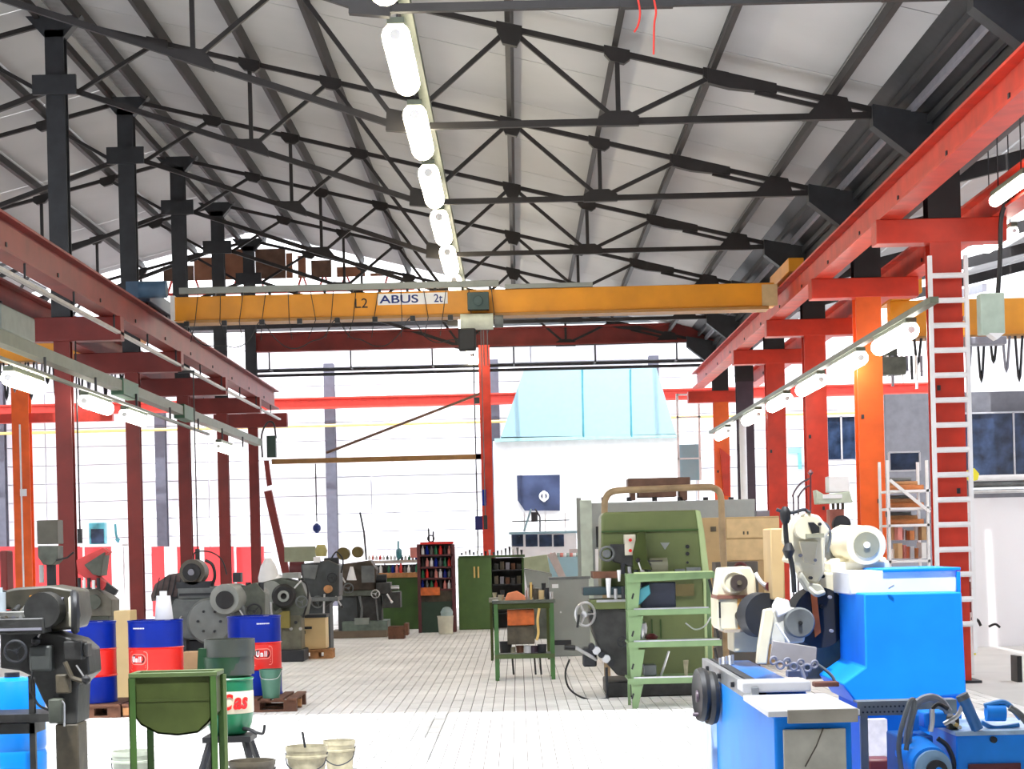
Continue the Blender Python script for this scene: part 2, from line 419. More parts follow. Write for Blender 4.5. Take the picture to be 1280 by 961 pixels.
# outer walls, far hall
struct(B().bx(-17.9, -8, 0, -17.6, 62, 6.6).to('wall_left', WALLW, smooth=False))
struct(B().bx(13.5, -8, 0, 13.8, 62, 8.6).to('wall_right', WALLW, smooth=False))
wb = B().bx(-20, 62, 0, 16, 62.3, 8.7).to('wall_back', WALLW, smooth=False); struct(wb)
for k in range(15):      # horizontal cladding sheets with joints
    for j in range(7):
        xa = -20+j*5.14
        B().bx(xa+.02, 61.9, .58*k+.01, xa+5.12, 62, .58*k+.565).to('cladding_sheet', WALLW, wb, smooth=False)
# far hall roof lights
for i in range(9):
    xa = -20+i*4
    o = B().bar((xa, 49.6, 8.0), (xa, 62, 8.9), .12, .2).to('rafter', GREYST)
    tag(o, 'grey rafter of the cross hall behind, %s from the left' % ['first', 'second', 'third', 'fourth', 'fifth', 'sixth', 'seventh', 'eighth', 'ninth'][i], 'rafter', 'rafters of the far cross hall')
    if i < 8:
        for j in range(4):
            ya = 49.6+j*3.1; z = 8.1+j*.225
            B().prism([(xa+.05, ya+.03, z), (xa+3.95, ya+.03, z), (xa+3.95, ya+3.07, z+.225), (xa+.05, ya+3.07, z+.225)], (0, 0, .03)).to('skylight_pane' if (i+j) % 4 else 'roof_panel', GLAZ if (i+j) % 4 else PANEL, ceil_f, smooth=False)
o = B().bx(-17.6, 49.2, 7.35, 5.0, 49.9, 7.75).to('valley_gutter', DARKST)
tag(o, 'dark cross gutter beam behind the yellow crane', 'gutter')
# gable infill over the last truss: brown boards with bright gaps
gab = thing('gable_infill', 'reddish brown boarded gable with white gaps behind the ridge', 'gable', (-4, 48.45, 7.7))
x = -8.6; k = 0
while x < 1.6:
    wd = [.42, .16, .14, .13, .16, .2, .5, .7][k % 8] if -5.9 < x < -3.4 else .75
    gp_ = .13 if -5.9 < x < -3.6 else .01
    zt = ztop(x+wd/2)-.02
    z0 = 8.5
    if zt > z0+.05: B().bx(x, 48.42, z0, x+wd, 48.46, zt).to('board', TERRA if k % 3 else BROWN, gab)
    x += wd+gp_; k += 1
x = -9.3; k = 0
while x < 2.4:            # row of short red mullions with daylight between, on a rail
    z0 = 8.2; zt = min(ztop(x)-.05, 8.5)
    if zt > z0: B().bar((x, 48.44, z0), (x+.10*(1 if k % 2 else -1), 48.44, zt), .04, .09, (0, 1, 0)).to('mullion', REDL, gab)
    x += .27 if -5.4 < x < -4 else .8; k += 1
B().bx(-9.5, 48.40, 8.14, -2.4, 48.5, 8.2).to('sill_rail', REDL, gab)

# far hall columns, beams and pipes
for i, px_ in enumerate((5, 205, 417, 622, 822, 1022, 1240)):
    x = W(px_, PY, 61.5).x
    b = B(); b.bx(x-.16, 61.2, 0, x+.16, 61.24, 7.6).bx(x-.16, 61.5, 0, x+.16, 61.54, 7.6).bx(x-.02, 61.24, 0, x+.02, 61.5, 7.6)
    o = b.to('wall_column', mat('lilac grey steel', (.10,.10,.13), .6)); tag(o, 'slim grey steel column against the far white wall, %s from the left' % ['first', 'second', 'third', 'fourth', 'fifth', 'sixth', 'seventh'][i], 'column', 'grey columns on the far wall')
b = B(); b.bx(-20, 60.6, 6.15, 15, 60.9, 6.20).bx(-20, 60.6, 6.45, 15, 60.9, 6.5).bx(-20, 60.72, 6.2, 15, 60.78, 6.45)
tag(b.to('crane_rail_beam', REDL), 'bright red crane rail beam along the far white wall', 'beam')
tag(B().cyl((-20, 60.4, 5.60), (15, 60.4, 5.60), .045, n=10).to('gas_pipe', YELP), 'thin yellow pipe running along the far wall below the red beam', 'pipe')
b = B(); b.bx(-6.3, 47.75, 6.62, 5.1, 48.0, 6.67).bx(-6.3, 47.75, 7.04, 5.1, 48.0, 7.09).bx(-6.3, 47.85, 6.67, 5.1, 47.9, 7.04)
tag(b.to('end_girder', DRED), 'heavy dark red cross girder closing the end of the hall', 'beam')
b = B()
for q in range(6): b.bx(-6+q*2, 48.0, 6.2, -5.96+q*2, 48.72, 6.24); b.bx(-6+q*2, 47.97, 6.2, -5.96+q*2, 48.02, 6.7)
b.cyl((-6.4, 48.7, 6.24), (5.0, 48.7, 6.24), .045, n=10).cyl((-6.4, 48.7, 6.12), (5.0, 48.7, 6.12), .04, n=10)
tag(b.to('twin_pipes', DARKST), 'pair of dark pipes hung below the dark red end girder', 'pipe')

# ------------------------------------------------------------------ columns and crane runways
def isec(b, x, y, z0, z1, wx, wy, t=.02):
    """H section seen flange-on from the camera"""
    b.bx(x-wx/2, y-wy/2, z0, x+wx/2, y-wy/2+t, z1).bx(x-wx/2, y+wy/2-t, z0, x+wx/2, y+wy/2, z1).bx(x-.008, y-wy/2+t, z0, x+.008, y+wy/2-t, z1)
    return b
CLX, CRX = -6.40, 5.05
for i, Y in enumerate([27.85, 32.85, 37.85, 42.85, 47.85]):
    t = thing('steel_column', 'left row column, red below and dark above, %s of the visible ones from the camera' % ORD[i], 'column', (CLX, Y, 0), 'columns of the left row')
    isec(B(), CLX, Y, 0, 4.95, .23, .18).to('lower_shaft', DRED, t)
    isec(B(), CLX, Y, 4.95, 9.2, .27, .2).to('upper_shaft', DARKST, t)
    B().bx(CLX-.24, Y-.2, 0, CLX+.24, Y+.2, .03).to('base_plate', DARKST, t)
    B().bx(CLX-.95, Y-.13, 4.78, CLX+.85, Y+.13, 5.12).to('bracket_arm', DRED, t, .01)
    B().prism([(CLX-.4, Y-.1, 9.4), (CLX+.4, Y-.1, 9.4), (CLX+.14, Y-.1, 9.1), (CLX-.14, Y-.1, 9.1)], (0, .2, 0)).to('head_plate', DARKST, t)
    B().bx(CLX-.31, Y-.17, 8.27, CLX+.31, Y-.11, 8.55).to('splice_plate', DARKST, t)
for i, Y in enumerate([22.85, 27.85, 32.85, 37.85, 42.85, 47.85]):
    lab = 'right row column, orange red with dark top, %s from the camera' % ORD[i]
    if i == 0: lab = 'nearest right red column carrying the white ladder'
    if i == 4: lab = 'dark grey column of the right row between orange red ones'
    t = thing('steel_column', lab, 'column', (CRX, Y, 0), 'columns of the right row')
    m = ORANGE if i in (1, 5) else RED  # orange ones: sunlight on the red columns put into the colour
    if i == 4: m = DKPLAST
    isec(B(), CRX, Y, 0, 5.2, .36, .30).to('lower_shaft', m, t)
    isec(B(), CRX, Y, 5.2, 6.3, .38, .28).to('upper_shaft', STEEL, t)
    B().bx(CRX-.28, Y-.24, 0, CRX+.28, Y+.24, .03).to('base_plate', DARKST, t)
    if i != 4: B().bx(CRX-.80, Y-.155, 5.12, CRX+.72, Y+.165, 5.40).to('bracket_arm', RED, t, .01)
    B().bx(CRX-.14, Y-.165, 3.4, CRX-.10, Y-.15, 3.46).bx(CRX+.06, Y-.165, 2.2, CRX+.10, Y-.15, 2.26).to('bolt', DARKST, t)
def runway(x, z0, z1, lab, m, y1=46.6, y0=9.5, wf=.26):
    t = thing('crane_runway', lab, 'beam', (x, (y0+y1)/2, z0), 'crane runway beams')
    b = B(); b.bx(x-wf/2, y0, z0, x+wf/2, y1, z0+.03).bx(x-wf/2, y0, z1-.03, x+wf/2, y1, z1).bx(x-.015, y0, z0+.03, x+.015, y1, z1-.03)
    b.to('girder', m, t)
    B().bx(x-.03, y0, z1, x+.03, y1, z1+.06).to('rail', mat('rail steel', (.30, .20, .18), .5, .3), t)
    sx = 1 if x < 0 else -1; Y = 12.1
    while Y < y1:
        B().bx(x+sx*.015, Y, z0+.12, x+sx*.03, Y+.05, z0+.17).to('bolt', DARKST, t)
        Y += 2.5
runway(-5.72, 5.12, 5.56, 'dark red crane runway beam inside the left column row', DRED)
runway(-7.1, 5.12, 5.56, 'dark red crane runway beam on the outer side of the left columns', DRED)
runway(4.42, 5.40, 5.78, 'bright red crane runway beam inside the right column row', RED, y1=47.0)
runway(5.72, 5.40, 5.78, 'bright red crane runway beam on the outer side of the right columns', RED, y1=47.0)
t = thing('conductor_rail', 'thin pale conductor rail below the left crane runway', 'rail', (-5.58, 29, 4.85))
B().bx(-5.61, 12, 4.86, -5.55, 46.5, 4.90).to('rail_bar', mat('pale aluminium', (.35, .34, .33), .5, .4), t)
for k in range(14): B().bx(-5.63, 12.6+k*2.5, 4.9, -5.605, 12.62+k*2.5, 5.13).to('hanger', DARKST, t)

# white ladder on the nearest right column
t = thing('ladder', 'white rung ladder fixed to the nearest red column on the right', 'ladder', (CRX, 22.6, 0))
lx0, lx1 = CRX-.205, CRX+.205
B().bx(lx0-.025, 22.58, .35, lx0+.02, 22.64, 4.95).to('side_rail', WHITE, t); B().bx(lx1-.02, 22.58, .35, lx1+.025, 22.64, 4.95).to('side_rail', WHITE, t)
z = 4.72
while z > .5:
    B().cyl((lx0, 22.61, z), (lx1, 22.61, z), .033, n=10).to('rung', WHITE, t); z -= .288
B().bx(lx0, 22.64, 4.2, lx0+.03, 22.72, 4.25).bx(lx1-.03, 22.64, 4.2, lx1, 22.72, 4.25).bx(lx0, 22.64, 1.2, lx0+.03, 22.72, 1.25).bx(lx1-.03, 22.64, 1.2, lx1, 22.72, 1.25).to('wall_clip', CHROME, t)

# ------------------------------------------------------------------ yellow bridge crane
CY = 31.4
t = thing('bridge_crane', 'yellow overhead bridge crane girder spanning the hall', 'crane', (-.6, CY, 5.5))
B().bx(-5.40, CY-.15, 5.45, 4.2, CY+.15, 5.83).to('girder', YEL, t, .01)
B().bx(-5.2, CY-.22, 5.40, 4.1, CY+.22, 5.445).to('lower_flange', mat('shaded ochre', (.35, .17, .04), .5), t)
B().bx(-5.45, CY-.17, 5.46, -5.38, CY+.17, 5.85).to('end_plate', WHITE, t)
B().bx(4.0, CY-.16, 5.46, 4.25, CY-.151, 5.8).to('rating_plate', mat('pale ochre', (.55, .42, .22), .5), t)
mat('dark motor blue', (.03, .05, .09), .4)
for x, nm in ((-5.72, 'end_carriage'), (4.42, 'end_carriage')):
    zt = 5.62 if x < 0 else 5.84
    o = B().bx(x-.12, CY-1.1, zt+.03, x+.12, CY+1.1, zt+.24).to(nm, YEL if x > 0 else MATS['dark motor blue'], t, .01)
    for yy in (-.85, .85): B().cyl((x-.05, CY+yy, zt+.10), (x+.05, CY+yy, zt+.10), .10).to('wheel', DARKST, o)
B().cyl((-5.72, CY-1.3, 5.80), (-5.3, CY-1.3, 5.80), .13).bx(-5.95, CY-1.2, 5.7, -5.75, CY-1.0, 5.95).to('drive_motor', mat('motor blue grey', (.06,.12,.20), .4), t)
B().bx(-5.3, CY-.2, 5.87, -.2, CY-.12, 5.91).bx(-5.3, CY-.2, 5.91, -.2, CY-.19, 5.97).to('cable_tray', CABG, t)
for k in range(12): B().bx(-5.2+k*.44, CY-.19, 5.83, -5.16+k*.44, CY-.12, 5.87).to('tray_foot', DARKST, t)
B().bx(-.1, CY-.2, 5.83, 1.3, CY-.1, 5.9).to('trolley_rail', CABG, t)
B().bx(-2.14, CY-.157, 5.62, -1.02, CY-.151, 5.80).to('name_plate', WHITE, t)
text('ABUS', INK, t, (-1.80, CY-.16, 5.71), .13, .62, bold=.015)
text('2t', INK, t, (-1.17, CY-.16, 5.71), .13, .14, bold=.01)
text('L2', mat('black paint', (.01, .01, .01), .5), t, (-2.40, CY-.155, 5.66), .15, .20)
pts = [(-5.2+i*.2, CY-.25, 5.40-(.42+.05*math.sin(i*1.7))*abs(math.sin(i*PI/6))**.6) for i in range(24)]
B().curve(pts, .009, n=5, seg=5).to('festoon_cable', BLACK, t)
for k in range(8): B().bx(-5.22+k*.6, CY-.3, 5.34, -5.14+k*.6, CY-.22, 5.42).to('cable_trolley', BLACK, t)
for k in range(14):
    x0 = -5.0+k*.36; B().tube([(x0, CY-.2, 5.85), (x0+random.uniform(-.08, .08), CY-.23, 5.4), (x0+random.uniform(-.16, .16), CY-.22, 5.1)], .007, 5).to('drop_cable', BLACK, t)
# hoist
h = thing('chain_hoist', 'dark chain hoist trolley hanging under the yellow crane girder', 'hoist', (-.55, CY, 4.9))
B().bx(-.70, CY-.4, 5.48, -.36, CY-.24, 5.76).cyl((-.53, CY-.43, 5.62), (-.53, CY-.40, 5.62), .08).to('trolley_frame', mat('hoist green grey', (.03, .06, .06), .5), h, .01)
B().cyl((-.82, CY-.3, 5.30), (-.30, CY-.3, 5.30), .13).to('hoist_drum', mat('hoist cream', (.55, .58, .48), .45), h)
B().cyl((-.28, CY-.3, 5.30), (-.14, CY-.3, 5.30), .10).to('hoist_motor', GREYM, h)
B().bx(-.86, CY-.38, 4.84, -.58, CY-.2, 5.2).to('chain_bag', BLACK, h, .03)
for x in (-.50, -.46, -.40): B().cyl((x, CY-.3, 2.2 if x == -.5 else 4.6), (x, CY-.3, 5.2), .008, n=6).to('chain', GREYM, h)
B().bx(-.53, CY-.33, 2.0, -.47, CY-.27, 2.22).to('pendant_control', BLACK, h, .005)

# ------------------------------------------------------------------ lamps
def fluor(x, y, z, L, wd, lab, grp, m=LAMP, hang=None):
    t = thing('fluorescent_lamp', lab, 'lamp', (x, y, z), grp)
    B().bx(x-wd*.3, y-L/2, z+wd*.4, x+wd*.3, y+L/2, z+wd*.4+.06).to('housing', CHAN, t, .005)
    B().cyl((x, y-L/2+.05, z), (x, y+L/2-.05, z), wd/2, n=14).to('tube', m, t)  # far thicker than a real tube, the lamp's glow put into its shape
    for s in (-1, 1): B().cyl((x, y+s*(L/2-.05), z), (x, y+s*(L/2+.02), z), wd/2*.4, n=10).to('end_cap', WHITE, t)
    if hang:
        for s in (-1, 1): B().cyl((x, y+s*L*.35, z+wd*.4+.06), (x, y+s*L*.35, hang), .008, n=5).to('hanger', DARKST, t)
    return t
k = 0; Y = 15.85
while Y < 50:
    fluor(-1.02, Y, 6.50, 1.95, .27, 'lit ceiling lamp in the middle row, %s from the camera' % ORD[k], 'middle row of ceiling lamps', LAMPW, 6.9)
    Y += 3.35; k += 1
for q in range(7): pass
t = tag(B().bx(-1.0, 12.8, 6.86, -.89, 47.7, 6.96).to('lamp_trunking', CHAN), 'green grey trunking carrying the middle row of lamps', 'trunking')
for k, Y in enumerate((24.3, 27.7, 31.2, 35.0, 39.0, 44.5)):
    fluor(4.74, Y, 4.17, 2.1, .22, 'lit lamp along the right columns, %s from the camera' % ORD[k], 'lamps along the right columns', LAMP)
tag(B().bx(4.66, 21.8, 4.31, 4.76, 47, 4.38).to('lamp_trunking', CHAN), 'grey trunking carrying the lamps along the right columns', 'trunking')
t = thing('lamp_trunking', 'grey green trunking running along the left columns', 'trunking', (-6.12, 30, 4.3))
B().bx(-6.18, 12, 4.26, -6.02, 46.5, 4.42).to('duct', CHAN, t)
B().bx(-5.98, 12, 4.02, -5.92, 38, 4.06).to('lower_rail', CHAN, t)
for k in range(11): B().bx(-6.0, 13+k*3, 4.05, -5.97, 13.04+k*3, 4.28).to('strap', DARKST, t)
B().bx(-6.25, 23.0, 4.42, -6.0, 24.6, 4.72).to('junction_box', mat('box grey green', (.16, .19, .17), .5), t, .01)
for k in (1, 2): B().bx(-6.2, 24.6+k*5.5, 4.2, -6.0, 25.8+k*5.5, 4.46).to('junction_box', mat('box green', (.05, .13, .08), .5), t, .01)
for k, Y in enumerate((24.4, 28.2, 31.0, 40.5)):
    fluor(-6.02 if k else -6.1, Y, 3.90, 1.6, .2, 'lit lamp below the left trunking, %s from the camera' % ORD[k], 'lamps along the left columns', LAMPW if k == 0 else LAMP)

# aisle cranes
for x0, x1, Y, z, lab in ((-15.5, -7.3, 38, 5.55, 'yellow crane girder in the left side aisle'), (6.0, 13.2, 31, 4.88, 'yellow crane girder in the right side aisle')):
    t = thing('side_crane', lab, 'crane', ((x0+x1)/2, Y, z))
    hh = .38 if x0 < 0 else .58
    B().bx(x0, Y, z, x1, Y+.3, z+hh).to('girder', YEL, t, .01)
    B().bx(x0, Y-.1, z-.03, x1, Y+.4, z).to('lower_flange', MATS['shaded ochre'], t)
    B().bx(x0, Y-1, z+hh, x0+.3, Y+1, z+hh+.25).to('end_carriage', YEL, t); B().bx(x1-.3, Y-1, z+hh, x1, Y+1, z+hh+.25).to('end_carriage', YEL, t)
    for k in range(16 if x0 < 0 else 18):
        xx = (x1-.35-k*.16) if x0 < 0 else (x0+.35+k*.2)
        B().curve([(xx, Y-.05, z), (xx+.05, Y-.05, z-.45-.15*(k % 3)), (xx+.12, Y-.05, z)], .022, n=5, seg=4).to('festoon_loop', [BLACK, GREYST, DARKST][k % 3], t)
# crane stop end box, hanging lamp box on the right
t = thing('hanging_box', 'pale green switch box hanging on a black cable right of the ladder', 'switch box', (W(1240, 395, 22).x, 22, W(1240, 420, 22).z))
b = B(22); b.box(1226, 366, 1256, 417, 0, .2).to('housing', mat('pale mint', (.42, .52, .44), .5), t, .01)
b = B(22); b.poly([(1236, 416), (1256, 416), (1247, 424)], 0, .2); b.to('lamp_lens', WHITE, t)
B(22).cv([(1250, 366, .1), (1253, 320, .1), (1256, 262, .1), (1280, 225, .1), (1330, 190, .1)], 3).to('cable', BLACK, t)
# hanging black cables, left
for k, (x, y0, y1, Y) in enumerate(((100, 430, 665, 27.8), (247, 470, 690, 32.8), (396, 575, 652, 47.26), (598, 430, 700, 47.7))):
    t = thing('hanging_cable', ['black cable hanging beside the front left red column', 'black cable hanging beside the left column third in view', 'thin cable with dark ball under the jib arm', 'long thin cable hanging beside the middle red column'][k], 'cable', (W(x, PY, Y).x, Y, 0))
    top = (4.78, 4.78, 3.84, 6.62)[k]
    b = B(Y); p = b.P(x, y1); b.cyl(p, (p.x, p.y, top), .012 if k < 2 else .016, n=6).to('cable', BLACK, t)
    if k == 2: B(Y).lathe(B(Y).P(396, 660), [(.02, -.12), (.09, -.06), (.1, 0), (.09, .06), (.02, .12)]).to('ball', INK, t)
    if k == 3: B(Y).box(594, 645, 605, 662, -.05, .05).to('hand_switch', INK, t)
    if k == 1: B().bx(-5.62, Y-.02, 4.76, p.x+.02, Y+.02, 4.80).to('hook_arm', DARKST, t)
    if k < 2: B(Y).box(x-2.5, y1-4, x+2.5, y1+14, -.04, .04).to('hand_switch', BLACK, t)
# red cords hanging from the nearest visible truss
for k, (x, y1) in enumerate(((797, 40), (817, 68))):
    b = B(17.75); b.cv([(x, -4, 0), (x+3, 15, 0), (x+1, 30, .02), (x-4 if k == 0 else x, y1, 0)], 1.3); o = b.to('red_cord', mat('red cord', (.6, .03, .02), .7))
    o.name = 'dangling_rope'; tag(o, ['short red cord dangling from the front truss, left one', 'longer red cord dangling from the front truss, right one'][k], 'cord', 'red cords on the truss')

# middle red column and jib crane at the end of the hall
t = thing('jib_crane', 'slewing jib crane on the red middle column at the hall end', 'crane', (W(611, PY, 47.3).x, 47.3, 0))
xc = W(611, PY, 47.3).x
isec(B(), xc, 47.3, 0, 6.6, .27, .24).to('column', RED, t)
B(47.3).bx(W(340, 575, 47.3).x, 47.2, W(470, 574, 47.3).z-.06, xc-.1, 47.34, W(470, 574, 47.3).z+.06).to('jib_arm', mat('ochre brown', (.28, .14, .04), .5), t)
B(47.3).bar(B(47.3).P(408, 566), B(47.3).P(600, 492), .06, .06).to('tie_rod', BROWN, t)
B(47.3).bx(xc-.26, 47.2, 3.85, xc-.1, 47.4, 3.98).bx(xc-.26, 47.2, 5.2, xc-.1, 47.4, 5.34).to('pivot_bearing', DARKST, t)
b = B(47.3); b.box(335, 545, 346, 572, -.25, -.02).to('hoist_body', mat('hoist dark green', (.03, .06, .05), .5), t)
b = B(47.3); b.cv([(329, 572, -.15), (328, 545, -.15), (335, 529, -.15), (343, 530, -.15), (346, 548, -.15)], 1.2).to('cable_loop', BLACK, t)
b = B(47.3); b.poly([(331, 576), (337, 576), (341, 606), (335, 608)], -.2, -.1).to('hook_block', DRED, t)
b = B(47.3); b.box(603, 612, 608, 632, -.2, -.05).to('switch_box', DBLUE, t); 
# leaning red brace at left column 4-5 and white bags
o = B().bar((-5.95, 46.9, 3.2), (-5.5, 46.9, .9), .18, .18).to('leaning_beam', DRED); tag(o, 'short dark red beam leaning beside the last left column', 'beam')
# ================================================================== things on the floor
def pallet(x, Y, wx, wy, lab, m=WOOD, grp=None):
    t = thing('pallet', lab, 'pallet', (x, Y+wy/2, 0), grp)
    for j in range(3):
        yy = Y+.04+j*(wy-.18)/2
        B().bx(x-wx/2, yy, .10, x+wx/2, yy+.1, .122).to('stringer_board', m, t)
        for i in range(3):
            xx = x-wx/2+i*(wx-.14)/2
            B().bx(xx, yy, .022, xx+.14, yy+.1, .10).to('block', WOODL if (i+j) % 3 == 0 else m, t)
        B().bx(x-wx/2, yy, 0, x+wx/2, yy+.1, .022).to('bottom_board', m, t)
    n = 7
    for i in range(n):
        xx = x-wx/2+i*(wx-.1)/(n-1)
        B().bx(xx, Y, .122, xx+.1, Y+wy, .144).to('deck_board', m, t)
    return t
# ---- oil drums
pallet(W(111, PY, 21).x, 20.7, .70, 1.0, 'dark wooden pallet under the leftmost blue and red drum', grp='pallets under the drums')
pallet(W(206, PY, 21).x, 20.7, .88, 1.0, 'dark wooden pallet under the middle blue and red drum', grp='pallets under the drums')
pallet(W(318, PY, 21.4).x, 20.95, .93, 1.05, 'dark wooden pallet under the rightmost blue and red drum', grp='pallets under the drums')
def drum(x, Y, z0, lab, la):
    t = thing('oil_drum', lab, 'drum', (x, Y, z0), 'blue and red oil drums')
    r, H = .292, .87
    def sec(z, z1, m, nm):
        pr = [(r, z), (r, z1)]
        B().lathe((x, Y, z0), pr, 40, cap=False).to(nm, m, t)
    B().lathe((x, Y, z0), [(r-.01, 0), (r+.006, .005), (r+.006, .02), (r, .03), (r, .28)], 40).to('lower_shell', DBLUE, t)
    B().lathe((x, Y, z0), [(r, .28), (r+.012, .29), (r, .30), (r, .565), (r+.012, .575), (r, .585)], 40, cap=False).to('middle_shell', DRUMR, t)
    B().lathe((x, Y, z0), [(r, .585), (r, H-.02), (r+.006, H-.015), (r+.006, H), (r-.012, H), (r-.012, H-.015)], 40).to('upper_shell', DBLUE, t)
    B().cyl((x+.15, Y-.1, z0+H-.02), (x+.15, Y-.1, z0+H), .03).to('bung_cap', CHROME, t)
    # logo: round-cornered frame, dark oval with ring, white letters, wrapped on the shell
    def curved(pts, m, nm, dr):      # pts (u,v) outline -> thin plate on the cylinder
        b = B(); vs = []
        for rr in (r+.001, r+dr):
            for u, v in pts:
                a = la+u/r; vs.append((x+rr*math.sin(a), Y-rr*math.cos(a), z0+.44+v))
        n = len(pts); b._add(vs, [tuple(range(n, 2*n))]+[(i, (i+1) % n, n+(i+1) % n, n+i) for i in range(n)])
        return b.to(nm, m, t)
    def rr_(w_, h_, c, n=6):
        out = []
        for cx_, cy_, a0 in ((w_-c, h_-c, 0), (-w_+c, h_-c, 90), (-w_+c, -h_+c, 180), (w_-c, -h_+c, 270)):
            for i in range(n+1):
                a = math.radians(a0+90*i/n); out.append((cx_+c*math.cos(a), cy_+c*math.sin(a)))
        return out
    def band(w_, h_, c, th, m, nm, dr, v0=0.):
        o1, o2 = rr_(w_, h_, c), rr_(w_-th, h_-th, max(c-th, .004)); b = B(); n = len(o1)
        f = lambda p, rr: (x+rr*math.sin(la+p[0]/r), Y-rr*math.cos(la+p[0]/r), z0+.44+p[1]+v0)
        b._add([f(p, r+dr) for p in o1]+[f(p, r+dr) for p in o2]+[f(p, r) for p in o1], [(i, (i+1) % n, n+(i+1) % n, n+i) for i in range(n)]+[(i, (i+1) % n, 2*n+(i+1) % n, 2*n+i) for i in range(n)])
        b.to(nm, m, t)
    pk = mat('print pink', (.85, .25, .2), .5)
    band(.125, .105, .035, .008, pk, 'label_frame', .003)
    band(.105, .058, .056, .010, pk, 'label_ring', .004, .02)
    curved([(u*.92, v*.92+.02) for u, v in rr_(.095, .048, .046)], mat('print dark', (.06, .0, .005), .5), 'label_oval', .002)
    for k, ch in enumerate('Unil'):  # letters bent round the shell one by one
        u = [-.052, -.008, .026, .046][k]; a = la+u/r; wd = [.036, .030, .009, .009][k]
        hh = [.062, .044, .062, .062][k]; dz = [0, -.009, 0, 0][k]
        n = Vector((math.sin(a), -math.cos(a), 0)); c = Vector((x, Y, z0+.46+dz))+n*(r+.006)
        text(ch, WHITE, t, c, hh, wd, bold=.05, normal=n, depth=.003)
    a = la+.02; n = Vector((math.sin(a), -math.cos(a), 0))
    for k in range(8): curved([(.02-.075+k*.019, .343), (.02-.075+k*.019, .357), (.02-.062+k*.019, .357), (.02-.062+k*.019, .343)], WHITE, 'print_mark', .002)
    for k in range(2): curved([(-.10, -.05-.02*k), (-.10, -.042-.02*k), (.10, -.042-.02*k), (.10, -.05-.02*k)], pk, 'print_line', .002)
    return t
drum(W(113, PY, 21.3).x, 21.1, .144, 'leftmost blue and red oil drum, partly behind the dark machine', -.75)
drum(W(194, PY, 21.2).x, 21.1, .144, 'blue and red oil drum right of the second left column', -.55)
drum(W(316, PY, 21.7).x, 21.65, .144, 'rightmost blue and red oil drum behind the green keg', .42)
b = B(22.4); b.box(228, 815, 254, 848, .0, .3, floor=True); o = b.to('cardboard_box', CARD)
tag(o, 'light brown cardboard box beside the middle drum', 'box')
b = B(23.5)
p = W(205, 776, 21.2); b.cyl((p.x, 21.2, 1.014), (p.x, 21.2, 1.27), .10, .075).cyl((p.x, 21.2, 1.27), (p.x, 21.2, 1.32), .04); o = b.to('white_jug', WHITE); tag(o, 'white plastic jug standing on the middle drum', 'jug')
# small green bucket leaning before drum 3
t = tpx('green_bucket', 'small green bucket in front of the rightmost drum', 'bucket', 20.8, 334)
b = B(20.8); b.lathe((W(334, PY, 21.05).x, 21.08, .144), [(.09, 0), (.12, .30), (.127, .30), (.127, .31), (.115, .31), (.085, .01)], 24); b.to('shell', mat('dull green plastic', (.05, .15, .10), .4), t)
b = B(20.8); c = W(334, PY, 21.05).x; b.curve([(c-.12, 21.08, .44), (c-.08, 20.97, .36), (c+.08, 20.97, .36), (c+.12, 21.08, .44)], .004, n=5); b.to('handle', CHROME, t)

# ---- green wash basin on legs
Y = 12.8; t = tpx('wash_basin', 'green sheet metal wash basin on four tall legs', 'basin', Y, 217)
b = B(Y)
def bas(b, x0, x1, z, y0, y1): return [(x0, y0, z), (x1, y0, z), (x1, y1, z), (x0, y1, z)]
p0, p1 = b.P(165, 846), b.P(268, 846); X0, X1 = p0.x, p1.x; ZT = (p0.z+p1.z)/2; k = b.k
prof = [(0, 0), (0, -.24), (.05, -.31), (.16, -.37), (.29, -.385), (.42, -.37), (X1-X0-.05, -.31), (X1-X0, -.24), (X1-X0, 0)]
pts = [(X0+a, Y, ZT+c) for a, c in prof]+[(X0+a, Y, ZT+c) for a, c in [(X1-X0-.012, 0), (X1-X0-.012, -.235), (X1-X0-.055, -.298), (.42, -.357), (.29, -.372), (.16, -.357), (.055, -.298), (.012, -.235), (.012, 0)]]
b.prism(pts, (0, .27, 0)); fp = [(X0+a, Y, ZT+c) for a, c in prof]
b.prism(fp, (0, .012, 0)); b.prism([(q[0], Y+.26, q[2]) for q in fp], (0, .012, 0)); b.to('bowl', OLIVE, t)
b = B(Y); b.bx(X0-.02, Y-.02, ZT, X1+.02, Y+.02, ZT+.03).bx(X0-.02, Y+.25, ZT, X1+.02, Y+.29, ZT+.03).bx(X0-.02, Y+.02, ZT, X0+.02, Y+.25, ZT+.03).bx(X1-.02, Y+.02, ZT, X1+.02, Y+.25, ZT+.03)
b.to('rim', LGREEN, t, .004)
B(Y).bx(X0+.01, Y-.004, ZT-.16, X1-.01, Y+.001, ZT-.145).to('crease', OLIVE, t)
for x, y in ((X0-.02, Y-.03), (X1-.03, Y-.03), (X0+.04, Y+.25), (X1-.02, Y+.25)):
    B().bx(x, y, 0, x+.045, y+.006, ZT).bx(x, y, 0, x+.006, y+.045, ZT).to('leg', DGREEN, t)
B().bx(X1+.055, Y, .0, X1+.075, Y+.02, ZT+.01).to('drain_pipe', LGREEN, t)

